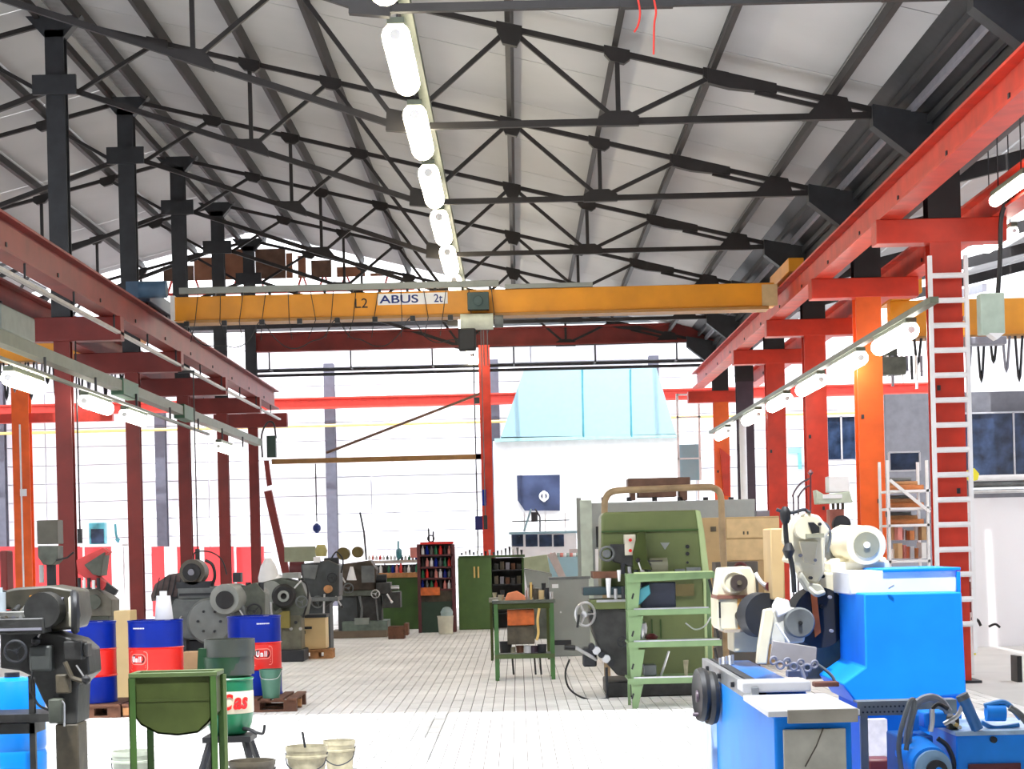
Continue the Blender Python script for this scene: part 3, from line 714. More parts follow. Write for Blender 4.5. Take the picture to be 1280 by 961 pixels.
# ---- green keg on a black stand with open drum on top
Y = 13.8; c = W(281, 850, Y); x = c.x
t = thing('keg_stand', 'black splayed leg stand under the green oil keg', 'stand', (x, Y+.18, 0))
zb = W(290, 921, Y).z
for sx in (-1, 1):
    for sy in (-1, 1): B().bar((x+sx*.12, Y+.18+sy*.12, zb-.02), (x+sx*.23, Y+.18+sy*.22, 0), .04, .03).to('leg', BLACK, t)
B().bx(x-.17, Y, zb-.04, x+.17, Y+.36, zb).to('top_frame', BLACK, t)
t = thing('oil_keg', 'green oil keg with cream band and red lettering', 'keg', (x, Y+.18, zb))
zt = W(290, 848, Y).z; r = .172; H = zt-zb
B().lathe((x, Y+.18, zb), [(.10, 0), (.14, .03), (r-.01, .09), (r, .16)], 36).to('lower_shell', KGREEN, t)
B().lathe((x, Y+.18, zb), [(r, .16), (r+.003, .165), (r+.003, H-.10), (r, H-.095)], 36, cap=False).to('label_band', mat('band cream', (.75, .66, .48), .4), t)
B().lathe((x, Y+.18, zb), [(r, H-.10), (r, H-.02), (r+.008, H-.01), (r, H)], 36).to('upper_shell', KGREEN, t)
for k, ch in enumerate('Cas'):
    a = [.10, .48, .80][k]; n = Vector((math.sin(a), -math.cos(a), 0))
    text(ch, DRUMR, t, Vector((x, Y+.18, zb+.245+[0, -.012, -.012][k]))+n*(r+.006), [.115, .085, .085][k], [.075, .062, .055][k], bold=.03, shear=.25, normal=n, depth=.004)
b = B(Y); q = b.P(316, 911); b.curve([(x+.10, Y+.10, zb+.05), (q.x-.02, Y+.02, zb+.045), (q.x+.03, Y, zb+.02)], .014).curve([(q.x+.02, Y, zb+.03), (q.x+.07, Y, zb+.02), (q.x+.085, Y, zb+.08)], .010); b.to('tap', BLACK, t)
o = thing('open_drum', 'smoky green open bin standing on top of the green keg', 'bin', (x-.02, Y+.2, zt))
q = W(287, 800, Y).z
B().lathe((x-.01, Y+.2, zt), [(.165, 0), (.175, .02), (.185, (q-zt)*.55), (.187, (q-zt)*.55)], 32, cap=True).to('lower_body', KGREEN if 0 else mat('bin green', (.012, .05, .02), .4), o)
B().lathe((x+.01, Y+.2, zt), [(.182, (q-zt)*.55), (.180, q-zt), (.172, q-zt), (.172, .02)], 32, cap=False).to('upper_body', mat('smoky plastic', (.05, .055, .045), .35), o)
B().prism([(x-.21, Y+.1, zt+.05), (x-.17, Y+.1, zt+.0), (x-.1, Y+.1, zt+.0), (x-.1, Y+.1, zt+.21), (x-.2, Y+.1, zt+.21)], (0, .12, 0)).to('side_pouch', MATS['bin green'], o)

# ---- buckets in front
def bucket(x, ytop, Y, r, h, lab, m=BUCK, stick=False, rim=True):
    c = W(x, ytop, Y); z0 = c.z-h
    t = thing('bucket', lab, 'bucket', (c.x, Y, 0), 'old buckets on the floor in front')
    B().lathe((c.x, Y, 0), [(r*.78, 0), (r*.97, c.z-.03), (r, c.z-.03), (r, c.z), (r*.94, c.z), (r*.9, c.z-.05), (r*.72, .02)], 30).to('shell', m, t)
    B().lathe((c.x, Y, c.z-.085), [(r*.93, 0), (r*1.02, .005), (r*1.02, .018), (r*.94, .022)], 30, cap=False).to('rim_band', m, t)
    B().curve([(c.x-r, Y, c.z-.05), (c.x-r*.8, Y-r*.6, c.z-.14), (c.x, Y-r-.02, c.z-.18), (c.x+r*.8, Y-r*.6, c.z-.14), (c.x+r, Y, c.z-.05)], .005, n=5).to('handle', DARKST, t)
    B().cyl((c.x, Y, c.z-.09), (c.x, Y, c.z-.07), r*.9).to('contents', MUD, t)
    if stick: B().cyl((c.x+.0, Y, c.z-.08), (c.x-.03, Y+.03, c.z+.10), .009).to('brush_handle', BLACK, t)
bucket(165, 938, 14.1, .148, .3, 'pale green white bucket behind the basin legs', mat('pale grey green plastic', (.42, .45, .36), .6, var=.25))
bucket(315, 950, 13.3, .160, .3, 'dark rusty bucket between basin and cream buckets', MUD)
bucket(383, 932, 14.4, .155, .3, 'cream bucket with a black stick standing in it', BUCK, True)
bucket(424, 925, 15.2, .125, .3, 'rightmost dirty cream bucket on the floor in front', BUCK)

# ---- dark milling machine at left edge
Y = 12.0; t = tpx('milling_machine', 'dark oily milling machine at the left edge of the picture', 'machine', Y, 60)
B(Y).box(70, 905, 99, 1010, 0, .25, floor=True).to('pedestal', MUD, t, .01)
B(Y).poly([(0, 785), (60, 790), (96, 800), (110, 812), (112, 842), (98, 856), (96, 905), (70, 905), (52, 872), (40, 845), (24, 838), (0, 835)], 0, .35).to('knee', DGREY, t, .01)
B(Y).box(-40, 772, 62, 792, -.15, .35).to('work_table', DGREY, t, .01)
B(Y).box(-40, 764, 50, 772, -.1, .3).to('table_top', mat('worn iron', (.22, .22, .20), .35, .6, var=.5), t, .005)
B(Y).poly([(-20, 745), (15, 735), (60, 732), (94, 738), (98, 770), (92, 786), (60, 790), (30, 784), (10, 762), (-20, 762)], .05, .4).to('overarm', mat('oily olive iron', (.05, .046, .032), .45, var=.4, scale=7, bump=.2), t, .015)
B(Y).cyl(B(Y).P(58, 762, -.12), B(Y).P(58, 762, .2), .11).to('spindle_nose', DGREY, t)
B(Y).box(48, 747, 69, 753, -.01, .06).to('slot_cover', BLACK, t)
B(Y).box(38, 744, 46, 760, -.02, .06).to('warning_plate', YEL, t)
b = B(Y); b.lathe(b.P(92, 764, -.08), [(.12, 0), (.135, .015), (.135, .035), (.12, .05), (.10, .02)], 26, axis=(1, .25, 0)); b.to('handwheel', BLACK, t)
b = B(Y); b.lathe(b.P(90, 764, -.09), [(.0, 0), (.085, .0), (.10, .015), (.10, .03)], 26, axis=(1, .25, 0)); b.to('handwheel_hub', mat('hub cream', (.62, .58, .45), .5), t)
B(Y).box(41, 806, 69, 838, -.1, .0).to('switch_box', mat('dark grey lid', (.045, .05, .047), .5), t, .015)
B(Y).box(84, 800, 107, 824, -.1, .05).box(106, 803, 113, 820, -.08, .05).to('feed_gearbox', DGREY, t, .01)
B(Y).box(66, 872, 82, 902, -.12, .0).to('crank_bracket', GREYG, t, .01)
B(Y).tb([(82, 874, -.1), (85, 878, -.1), (85, 906, -.1)], 1.3).to('crank_rod', CHROME, t)
B(Y).tb([(86, 826, -.1), (95, 846, -.1), (108, 850, -.1)], 3).to('feed_lever', MUD, t)
for k in range(7):
    B(Y).cyl(B(Y).P(12+k*6, 770-(k*5) % 9, .0), B(Y).P(16+k*6, 762-(k*7) % 11, .1), .02).to('clamp_part', [CHROME, DGREY, MUD][k % 3], t)
B(Y).tb([(-10, 764, 0), (0, 750, 0), (6, 738, 0)], 3).to('feed_handle', DGREY, t)
B(Y).box(-40, 905, 42, 918, .02, .3).box(36, 845, 43, 1010, .02, .06).box(-10, 918, -3, 1010, .02, .06).to('stand_frame', DGREY, t)
B(Y).box(-60, 893, 78, 903, -.02, .4).to('chip_tray', DGREY, t)
B(Y).box(0, 742, 9, 775, -.12, -.04).to('coolant_bottle', mat('pale plastic', (.5, .58, .62), .4), t, .01) if 0 else None
b = B(Y); b.cz(3, 740, 764, 7, -.05).cz(3, 734, 741, 3, -.05); tag(b.to('coolant_bottle', mat('pale plastic', (.5, .58, .62), .4)), 'pale bottle standing on the dark machine table', 'bottle')
# blue plastic barrel behind it
Y = 12.7; t = tpx('blue_barrel', 'bright blue plastic barrel behind the dark machine at left edge', 'barrel', Y, 0)
c = W(0, PY, Y).x
BLP = mat('barrel blue', (.0, .23, .80), .35, var=.04)
zt = W(0, 850, Y).z
B(Y).lathe((c-.02, Y+.3, 0), [(.19, 0), (.21, .04), (.215, zt*.45), (.205, zt*.48), (.215, zt*.51), (.21, zt-.14), (.16, zt-.02), (.08, zt)], 32).to('shell', BLP, t)
B(Y).lathe((c-.02, Y+.3, zt), [(.05, 0), (.05, .03)], 16).to('cap', BLACK, t)

# ---- drill press behind the first left column
Y = 23.6; t = tpx('drill_press', 'grey green drilling machine behind the front left column', 'machine', Y, 60)
B(Y).box(46, 650, 72, 680, .0, .3).to('belt_cover', mat('drill brown grey', (.085, .08, .06), .5), t, .01)
B(Y).poly([(47, 682), (72, 682), (72, 700), (66, 706), (54, 706), (47, 696)], .0, .3).to('motor_head', GREYG, t, .01)
B(Y).cz(62, 704, 845, 6, .15).to('pillar', DARKST, t)
B(Y).cz(62, 845, 875, 16, .15).to('foot', DARKST, t)
B(Y).box(46, 745, 80, 752, -.1, .35).to('drill_table', GREYG, t, .01)
B(Y).cz(52, 706, 728, 3, .0).to('spindle', CHROME, t)
B(Y).tb([(70, 700, 0), (84, 697, 0), (92, 690, 0)], 1.2).to('feed_lever', BLACK, t)
# red welding-like cart/engine hoist with grey hopper behind
Y = 26.0; t = tpx('chute_machine', 'red sheet metal chute with grey funnel behind the front left column', 'machine', Y, 118)
B(Y).poly([(95, 700), (128, 684), (136, 690), (112, 712), (134, 730), (128, 738), (97, 716)], .0, .25).to('red_frame', PINK, t, .01)
B(Y).poly([(107, 706), (132, 690), (128, 720), (118, 718)], -.1, .3).to('funnel', GREYG, t, .01)
B(Y).poly([(96, 735), (120, 735), (140, 750), (140, 770), (110, 770), (97, 760)], .0, .5).to('gear_housing', mat('grey olive cast', (.12, .11, .085), .5, var=.3), t, .01)
B(Y).cy(118, 752, 9, -.05, .02).to('cover_disc', GREYG, t)
B(Y).poly([(133, 728), (147, 738), (143, 744), (131, 738)], 0, .1).to('spout', BLACK, t)
B(Y).box(100, 770, 136, 850, .05, .45, floor=True).to('machine_base', GREYG, t, .01)
for k in range(5): B(Y).cz(100+k*6, 722+k % 2*3, 736, 2.2, -.05).to('knob', WHITE if k % 2 else DARKST, t)
b = B(23); b.box(139, 764, 160, 888, .2, .6, floor=True); tag(b.to('beige_cabinet', BEIGE, bevel=.01), 'pale beige cabinet between the left and middle drums', 'cabinet')
b = B(23); b.box(0, 688, 9, 760, 0, .3); 
tag(b.to('red_machine_arm', DRED, bevel=.02), 'dark red machine arm at the left edge above the milling machine', 'machine')

# ---- grey horizontal milling machine behind the drums
Y = 25.0; t = tpx('horizontal_mill', 'grey milling machine with round cover and motor behind the drums', 'machine', Y, 262)
B(Y).box(222, 733, 282, 748, .0, .5).to('ram', GREYM, t, .02)
B(Y).poly([(218, 748), (300, 748), (312, 770), (305, 800), (230, 800), (208, 775)], .0, .6).to('body', GREYM, t, .03)
B(Y).cx(206, 220, 762, 16, .2).to('end_flange', DARKST, t)
b = B(Y); b.lathe(b.P(264, 776, 0), [(.30, .02), (.30, -.06), (.27, -.12), (.12, -.15), (.0, -.15)], 36, axis=(0, 1, 0)); b.to('round_cover', mat('cover grey', (.16, .17, .165), .5, var=.15), t)
B(Y).cy(240, 715, 16, .0, .35).to('motor', mat('motor brown grey', (.10, .09, .07), .5), t)
B(Y).cy(240, 715, 11, -.06, .0).to('motor_fan_cover', BLACK, t)
B(Y).cy(240, 715, 4, -.08, -.06).to('motor_shaft', GREYST, t)
B(Y).box(220, 727, 262, 735, .0, .4).to('motor_plate', DARKST, t)
B(Y).cv([(255, 700, .1), (264, 706, .1), (267, 720, .1), (263, 733, .1)], 2).to('cable_conduit', BLACK, t)
B(Y).cv([(240, 700, .1), (243, 690, .1), (262, 690, .1), (276, 700, .1), (282, 718, .1)], .9).to('cable', BLACK, t)
b = B(Y); b.cyl(b.P(284, 748, -.25), b.P(292, 748, .4), .19); b.to('spindle_head', mat('light machine grey', (.26, .27, .25), .45), t)
b = B(Y); b.cyl(b.P(285, 749, -.29), b.P(285, 749, -.24), .115, n=28); b.to('spindle_bore', BLACK, t)
B(Y).poly([(185, 745), (190, 730), (208, 718), (222, 716), (222, 748), (186, 752)], .2, .5).to('guard_fan', mat('worn brown grey', (.11, .075, .07), .6, var=.5), t)
for k in range(5): b = B(Y); b.bar(b.P(190+k*7, 748, .19), b.P(196+k*7, 722-k, .19), .012, .012); b.to('guard_rib', DARKST, t)
B(Y).box(216, 800, 300, 900, .05, .6, floor=True).to('machine_base', DARKST, t, .02)
B(Y).poly([(296, 735), (318, 728), (330, 742), (330, 790), (306, 790)], .1, .6).to('gear_case', GREYG, t, .02)
for k in range(4): B(Y).cz(300+k*8, 732-k % 2*4, 744, 3.5, .2).to('knob', DARKST, t)
B(Y).box(212, 800, 236, 818, -.2, .1).to('side_box', DARKST, t)

# ---- second mill with black ring
Y = 30.5; t = tpx('turret_mill', 'green grey milling machine with black ring spindle facing the aisle', 'machine', Y, 358)
b = B(Y); b.lathe(b.P(355, 745, 0), [(.17, .1), (.19, -.02), (.155, -.06), (.10, -.06), (.10, .0)], 32, axis=(0, 1, 0)); b.to('spindle_ring', BLACK, t)
b = B(Y); b.lathe(b.P(355, 745, -.03), [(.09, .05), (.09, -.05), (.05, -.05), (.05, .05)], 24, axis=(0, 1, 0)); b.to('spindle_sleeve', CABG, t)
B(Y).cy(338, 740, 14, .05, .5).to('side_gear', mat('light machine grey', (.26, .27, .25)), t)
B(Y).poly([(326, 728), (350, 722), (376, 728), (384, 750), (380, 770), (340, 772), (328, 760)], .1, .7).to('head', GREYG, t, .02)
B(Y).box(350, 768, 376, 824, .1, .6, floor=True).to('column', mat('column olive', (.13, .125, .085), .5, var=.3), t, .02)
B(Y).box(346, 764, 362, 785, -.02, .1).to('yellow_plate', mat('oily yellow', (.20, .16, .03), .5), t)
B(Y).cv([(336, 760, 0), (345, 766, 0), (352, 762, 0)], 3).to('hose', GREYG, t)
for k in range(3): B(Y).tb([(330+k*5, 752, -.1), (331+k*5, 772, -.1)], 1.4).to('hanging_tool', CHROME, t)
B(Y).box(340, 812, 380, 826, .0, .7, floor=True).to('foot', DARKST, t, .02)
# white bags / covered thing
b = B(33); b.lathe(b.P(333, 722, .3), [(.10, -.30), (.17, -.2), (.18, 0), (.13, .2), (.05, .33)], 16); b.lathe(b.P(346, 730, .3), [(.12, -.2), (.16, -.05), (.12, .12), (.03, .16)], 14)
o = b.to('white_bag', WHITE); tag(o, 'white bags lying behind the ring spindle mill', 'bag')

# beige cabinet on pallet
pallet(W(391, PY, 31.4).x, 31.2, .58, .5, 'brown wooden pallet under the small beige cabinet', WOODL)
t = thing('tool_cabinet', 'small beige cabinet with black handle on a pallet', 'cabinet', (W(391, PY, 31.4).x, 31.6, .144))
B(31.4).box(376, 771, 407, 811, 0, .5).to('body', BEIGE, t, .005)
B(31.4).box(374, 768, 408, 772, -.02, .52).to('top', DARKST, t)
B(31.4).box(378, 783, 390, 786, -.05, 0).box(379, 788, 382, 792, -.04, 0).to('handle', BLACK, t)
# big dark milling machine
Y = 33.5; t = tpx('universal_mill', 'dark slate milling machine left of the aisle with crimson motor', 'machine', Y, 400)
SL_ = mat('slate iron', (.045, .052, .055), .5, var=.3)
B(Y).poly([(376, 705), (410, 700), (424, 706), (424, 745), (405, 760), (380, 752)], .0, .7).to('head', SL_, t, .02)
B(Y).cx(360, 378, 711, 9, .3).to('motor', mat('crimson motor', (.10, .015, .018), .5), t)
B(Y).poly([(378, 706), (398, 706), (394, 724), (380, 722)], -.05, .0).to('cover_plate', GREYM, t)
B(Y).box(385, 755, 412, 812, .1, .7, floor=True).to('column', SL_, t, .02)
B(Y).cy(411, 736, 5, -.2, .0).to('hand_knob', WOODL, t)
B(Y).tb([(407, 742, -.2), (406, 772, -.2)], 1.2).to('lever', CHROME, t)
b = B(Y); b.lathe(b.P(400, 688, .2), [(.09, -.1), (.11, 0), (.07, .1)], 14); b.to('light_globe', mat('dull yellow', (.42, .38, .14), .5), t)
B(Y).box(392, 696, 400, 703, -.05, .1).to('terminal_box', WHITE, t)
# pale green board behind
b = B(36); b.box(353, 683, 392, 702, .3, .4).box(370, 702, 374, 740, .33, .37, floor=True); o = b.to('control_board', mat('pale olive', (.28, .30, .20), .5)); tag(o, 'pale olive control board with switches behind the slate mill', 'board')
# wide dark lathe further along
Y = 38.5; t = tpx('long_lathe', 'long dark lathe on a low plinth left of the bottle rack', 'machine', Y, 460)
B(Y).poly([(420, 706), (462, 700), (470, 712), (468, 738), (424, 738)], .1, .8).to('headstock', mat('rust brown iron', (.07, .05, .035), .6, var=.4), t, .02)
B(Y).cy(428, 692, 8, .1, .4).cy(446, 690, 7, .1, .4).to('oil_pot', mat('dull mustard', (.13, .095, .02), .5), t)
B(Y).box(418, 738, 476, 745, .0, .8).to('bed', GREYG, t, .01)
B(Y).box(422, 745, 446, 792, .1, .7, floor=True).to('left_foot', SL_, t, .01)
B(Y).box(446, 745, 476, 780, .2, .7).to('drip_guard', DGREY, t, .01)
B(Y).box(428, 776, 485, 788, -.1, .8).to('chip_tray', mat('tray grey green', (.13, .17, .14), .5, var=.3), t, .01)
B(Y).box(414, 788, 484, 797, -.1, .9, floor=True).to('plinth', mat('plinth brown', (.17, .13, .09), .8), t)
B(Y).tb([(450, 745, -.1), (453, 760, -.1), (452, 775, -.1)], 1.5).to('lever', GREYM, t)
b = B(Y); b.cyl(b.P(440, 725, -.1), b.P(440, 708, -.1), .10, .03); b.to('white_cone', WHITE, t)
B(Y).box(452, 707, 468, 728, -.05, .05).to('gauge_plate', GREYM, t)
B(Y).tb([(449, 640, .2), (454, 665, .2), (457, 700, .2)], 1.2).to('aerial_rod', DARKST, t)
b = B(37.5); b.box(485, 783, 505, 796, .0, .5, floor=True).box(505, 779, 510, 794, .0, .5); o = b.to('wooden_crate', WOOD, bevel=.01); tag(o, 'dark wooden crate at the end of the long lathe', 'crate')

# ---- green bench with bottles and stand behind
Y = 42; t = tpx('storage_bench', 'dark green cupboard bench left of the bottle rack', 'bench', Y, 500)
SLB = mat('slate board', (.05, .05, .07), .6)
B(Y).box(478, 722, 524, 786, .0, .7, floor=True).to('cupboard', DGREEN, t, .01)
B(Y).box(462, 716, 526, 722, -.05, .8).to('bench_top', WOODL, t, .01)
B(Y).box(455, 700, 545, 704, .5, .8).to('upper_shelf', mat('pale shelf', (.55, .5, .48), .5), t)
B(Y).box(456, 706, 526, 716, .72, .78).to('back_board', SLB, t)
for xx in (458, 498, 540): B(Y).box(xx, 704, xx+2, 718, .5, .75).to('shelf_post', GREYM, t)
cols = [('cream', WHITE), ('red', DRUMR), ('blue', DBLUE), ('black', BLACK), ('grey', GREYM), ('pink', mat('pink plastic', (.7, .25, .22), .5)), ('green', KGREEN)]
def bottle(x, yb, h, r, Y, lab, m, grp, name='bottle', d=.1):
    b = B(Y); p = b.P(x, yb, d); h /= b.k; r /= b.k
    b.lathe(p, [(r, 0), (r, h*.62), (r*.45, h*.8), (r*.45, h)], 10); o = b.to(name, m); tag(o, lab, 'bottle', grp)
for i in range(12):
    c, m = cols[(i*3+1) % 7]
    bottle(466+i*5, 716, 9+(i*5) % 4, 1.9, Y, 'small %s container on the dark green bench, %s from the left' % (c, ['first', 'second', 'third', 'fourth', 'fifth', 'sixth', 'seventh', 'eighth', 'ninth', 'tenth', 'eleventh', 'twelfth'][i]), m, 'containers on the green bench', d=.05)
for i in range(14):
    c, m = cols[(i*5) % 7] if i % 2 else cols[0]
    bottle(459+i*4.6, 700, 6+(i*5) % 5, 1.8, Y, 'tiny %s pot on the shelf over the green bench, %s from the left' % (c, ['first', 'second', 'third', 'fourth', 'fifth', 'sixth', 'seventh', 'eighth', 'ninth', 'tenth', 'eleventh', 'twelfth', 'thirteenth', 'fourteenth'][i]), m, 'pots on the upper shelf', d=.6)
# column radio lamp
b = B(Y); b.lathe(b.P(497, 692, .5), [(.08, -.06), (.14, 0), (.08, .06)], 16, axis=(1, 0, 0)); b.tb([(496, 676, .5), (496, 700, .5)], 1.2); tag(b.to('desk_fan', TEAL), 'small teal fan on the shelf over the green bench', 'fan')
b = B(Y); b.box(511, 684, 522, 697, .5, .7); tag(b.to('pink_box', MATS['pink plastic']), 'pink red box on the shelf left of the bottle rack', 'box')

# ---- bottle rack
Y = 40.0; t = tpx('bottle_rack', 'tall maroon rack of bottles left of the green cabinet', 'rack', Y, 545)
MAR = mat('maroon steel', (.10, .02, .025), .5)
for xx in (522, 565): B(Y).box(xx, 680, xx+4, 788, .0, .5, floor=True).to('side_panel', MAR, t)
B(Y).box(525, 680, 566, 790, .48, .5, floor=True).to('back_panel', DKPLAST, t)
B(Y).box(526, 738, 565, 752, .1, .45).to('parts_tray', MUD, t)
SHY = [693, 708, 722, 736]
for yy in SHY: B(Y).box(525, yy, 566, yy+2, .0, .5).to('shelf', MAR, t)
B(Y).box(525, 677, 566, 680, .0, .5).to('top_board', DRUMR, t)
B(Y).box(526, 752, 565, 790, .05, .5, floor=True).to('lower_cupboard', mat('dark rack cupboard', (.02, .05, .03), .5), t)
B(Y).box(526, 734, 550, 744, -.1, .2).to('red_tray', ORB, t, .01)
n = 0
for r_, yy in enumerate(SHY):
    for i in range(7):
        c, m = cols[(i*2+r_*3) % 7]
        bottle(528+i*5.6, yy, 11, 2.1, Y, '%s bottle on the %s shelf of the maroon rack, %s from the left' % (c, ['top', 'second', 'third', 'lowest'][r_], ['first', 'second', 'third', 'fourth', 'fifth', 'sixth', 'last'][i]), m, 'bottles on the maroon rack', d=.12); n += 1
b = B(Y); b.tb([(535, 660, .2), (536, 678, .2)], 1); b.tb([(541, 664, .2), (541, 678, .2)], 1); b.ring(538, 673, 4, .8, .2); tag(b.to('wire_holder', DARKST), 'wire holder standing on top of the maroon rack', 'holder')
b = B(39.2); p = b.P(557, 790); b.lathe((p.x, 39.3, 0), [(.14, 0), (.16, .33), (.17, .36), (.15, .36)], 20); tag(b.to('white_bin', mat('bin white', (.62, .60, .48), .5)), 'cream white waste bin at the foot of the maroon rack', 'bin')
b = B(39.2); p = b.P(557, 765); b.lathe((p.x+.02, 39.3, .36), [(.12, 0), (.13, .08), (.08, .16), (.03, .18)], 12); tag(b.to('rag_heap', mat('pale rag', (.35, .45, .45), .8)), 'pale rags heaped in the cream waste bin', 'rag')

# ---- green tool cabinet, left door closed, right half open shelves
Y = 41.0; t = tpx('tool_cabinet', 'green steel cabinet with open black shelves beside the aisle end', 'cabinet', Y, 615)
CG = mat('cabinet green', (.075, .15, .035), .45, var=.1)
B(Y).box(573, 697, 615, 783, .0, .6, floor=True).to('closed_side', CG, t, .01)
B(Y).box(615, 697, 655, 783, .55, .6, floor=True).to('back_panel', BLACK, t)
B(Y).box(653, 697, 656, 783, .0, .55, floor=True).to('side_wall', DGREEN, t)
B(Y).box(573, 694, 656, 697, -.02, .62).to('top', DGREEN, t)
for yy in (712, 730, 748, 766): B(Y).box(615, yy, 653, yy+1.5, .02, .55).to('shelf', DARKST, t)
B(Y).box(592, 708, 594, 722, -.05, .0).box(597, 708, 599, 722, -.05, 0).to('door_handle', YELP, t)
for i in range(10):
    m = [DGREY, MUD, GREYST, WOOD][i % 4]
    b = B(Y); xx = 618+(i % 5)*7; yy = 712+18*(i//5); h = 7+(i*3) % 4
    b.box(xx, yy-h, xx+5, yy, .1, .4); tag(b.to('parts_box', m), '%s parts box on the %s shelf of the green cabinet, %s from the left' % (['dark', 'brown', 'grey', 'wooden'][i % 4], ['top', 'second'][i//5], ORD[i % 5].replace('nearest', 'first')), 'box', 'parts boxes in the green cabinet')
for i in range(16):
    b = B(Y); xx = 577+i*5; h = 3+(i*7) % 5+(4 if i > 9 else 0); b.cz(xx, 694-h, 694, 1.7, .1, .8, 8)
    nm = ['first', 'second', 'third', 'fourth', 'fifth', 'sixth', 'seventh', 'eighth', 'ninth', 'tenth', 'eleventh', 'twelfth', 'thirteenth', 'fourteenth', 'fifteenth', 'last'][i]
    tag(b.to('cutter_tool', [BLACK, WHITE, GREYM][i % 3]), '%s cutter standing on top of the green cabinet, %s from the left' % (['black', 'white', 'grey'][i % 3], nm), 'tool', 'cutters on the green cabinet')
# slanted lid machine right of it
Y = 36; t = tpx('lidded_bin', 'pale grey green machine with sloping lid behind the work table', 'machine', Y, 678)
B(Y).poly([(655, 697), (684, 693), (688, 716), (655, 710)], .0, .7).to('lid', mat('pale olive lid', (.34, .38, .25), .5), t, .01)
B(Y).poly([(655, 711), (690, 717), (690, 735), (660, 740)], .0, .8).to('front_slope', CABG, t, .01)
B(Y).box(658, 738, 690, 800, .1, .8, floor=True).to('body', GREYG, t)
B(Y).poly([(684, 693), (694, 690), (708, 722), (700, 724)], .0, .3).to('side_arm', mat('pale pink grey', (.5, .42, .40), .5), t)

# ---- work table in the aisle
Y = 25.0; t = tpx('work_table', 'green steel work table standing alone in the aisle', 'table', Y, 655)
c0, c1 = W(617, 752, Y), W(692, 752, Y); zt = (c0.z+c1.z)/2; X0, X1 = c0.x, c1.x
for x, y in ((X0, Y), (X1-.05, Y), (X0+.0, Y+.6), (X1-.05, Y+.6)): B().bx(x, y, 0, x+.05, y+.05, zt-.02).to('leg', BGREEN, t)
B().bx(X0-.02, Y-.02, zt-.02, X1+.02, Y+.68, zt+.02).to('table_top', GREYG, t, .005)
B().bx(X0+.05, Y+.0, zt-.09, X1-.05, Y+.03, zt-.02).to('apron', OLIVE, t)
z2 = W(655, 818, Y).z
B().bx(X0+.02, Y+.02, z2-.03, X1-.02, Y+.63, z2+.0).to('lower_shelf', OLIVE, t)
B().bx(X0, Y-.005, z2-.05, X1, Y+.02, z2+.005).to('shelf_lip', LGREEN, t)
o = B(Y).box(634, 762, 668, 782, .1, .45).to('orange_box', ORB, bevel=.01); tag(o, 'orange box hanging under the work table top', 'box')
o = B(Y).box(634, 782, 668, 806, .15, .5).to('oily_block', MUD, bevel=.01); tag(o, 'dark brown block under the orange box', 'block')
o = B(Y); o.poly([(630, 752), (634, 742), (646, 739), (656, 745), (658, 752)], .1, .4); tag(o.to('orange_rag', mat('orange cloth', (.75, .25, .12), .9), bevel=.01), 'orange pink cloth lying on the work table', 'cloth')
for i, (x, y0, r, m, d) in enumerate([(660, 735, 2, CHROME, 'bright'), (664, 728, 1.5, YELP, 'thin tan'), (670, 736, 4, MUD, 'fat brown'), (677, 738, 4, BEIGE, 'beige'), (684, 735, 3, DARKST, 'charcoal'), (689, 740, 3, CHROME, 'short bright'), (626, 744, 4, BUCK, 'cream')]):
    b = B(Y); b.cz(x, y0, 753, r, .2, r*.8, 12); tag(b.to('tool_piece', m), '%s tool standing on the aisle work table' % d, 'tool', 'tools on the work table')
for i, (x, r, m, d) in enumerate([(632, 8, BLACK, 'black tyre like roll'), (650, 5, WOOD, 'brown pot'), (660, 5, WHITE, 'white pot'), (668, 5, DKPLAST, 'purple grey pot'), (678, 6, DARKST, 'charcoal pot'), (640, 4, BUCK, 'cream pot')]):
    b = B(Y); b.cz(x, 817-r*1.8, 817, r, .25, r*.9, 16); tag(b.to('pot', m), d+' on the lower shelf of the work table', 'pot', 'pots on the table shelf')
B(Y).cv([(674, 760, -.03), (672, 775, -.03), (673, 790, -.03), (671, 800, -.03)], 1.6).to('hanging_hose', YELP, t)
for q in ((640, 820), (668, 820), (675, 820)): B(Y).tb([(q[0], q[1], .3), (q[0]+2, 845, .3)], 1.2).to('hook_rod', DARKST, t)

# ---- grey electrical cabinets
Y = 30.2; t = tpx('control_cabinet', 'grey control cabinet left of the green milling machine', 'cabinet', Y, 711)
B(Y).box(687, 723, 737, 823, .0, .5, floor=True).to('body', CABG, t, .01)
B(Y).box(686, 721, 738, 724, -.01, .5).to('top', GREYM, t)
B(Y).box(690, 730, 698, 735, -.01, .0).to('name_plate', WHITE, t)
B(Y).cy(701, 765, 1.2, -.03, 0).to('lock', CHROME, t)
B(Y).box(690, 800, 714, 806, -.02, .0).to('vent', DARKST, t)
Y = 31.5; t = tpx('switchgear_cabinet', 'wide tall grey switchgear cabinet behind the green milling machine', 'cabinet', Y, 835)
B(Y).box(741, 626, 946, 830, .0, .6, floor=True).to('body', mat('switchgear grey', (.33, .36, .35), .5, var=.06), t, .01)
B(Y).box(727, 625, 742, 830, -.02, .6, floor=True).to('side_post', mat('pale grey green', (.52, .60, .52), .5), t, .01)
B(Y).box(722, 622, 728, 760, .0, .1).to('conduit', CABG, t)
B(Y).box(745, 658, 750, 684, -.05, .0).to('door_latch', DARKST, t)
for k in range(6): B(Y).box(752+k*32, 621, 758+k*32, 626, .1, .2).to('eye_bolt', DARKST, t)
B(Y).box(744, 686, 758, 714, -.08, -.02).to('paper_note', WHITE, t)
b = B(Y); b.box(785, 597, 863, 612, .0, .5).box(788, 612, 795, 625, .1, .4).box(850, 612, 860, 625, .1, .4).box(798, 612, 846, 621, .05, .5)
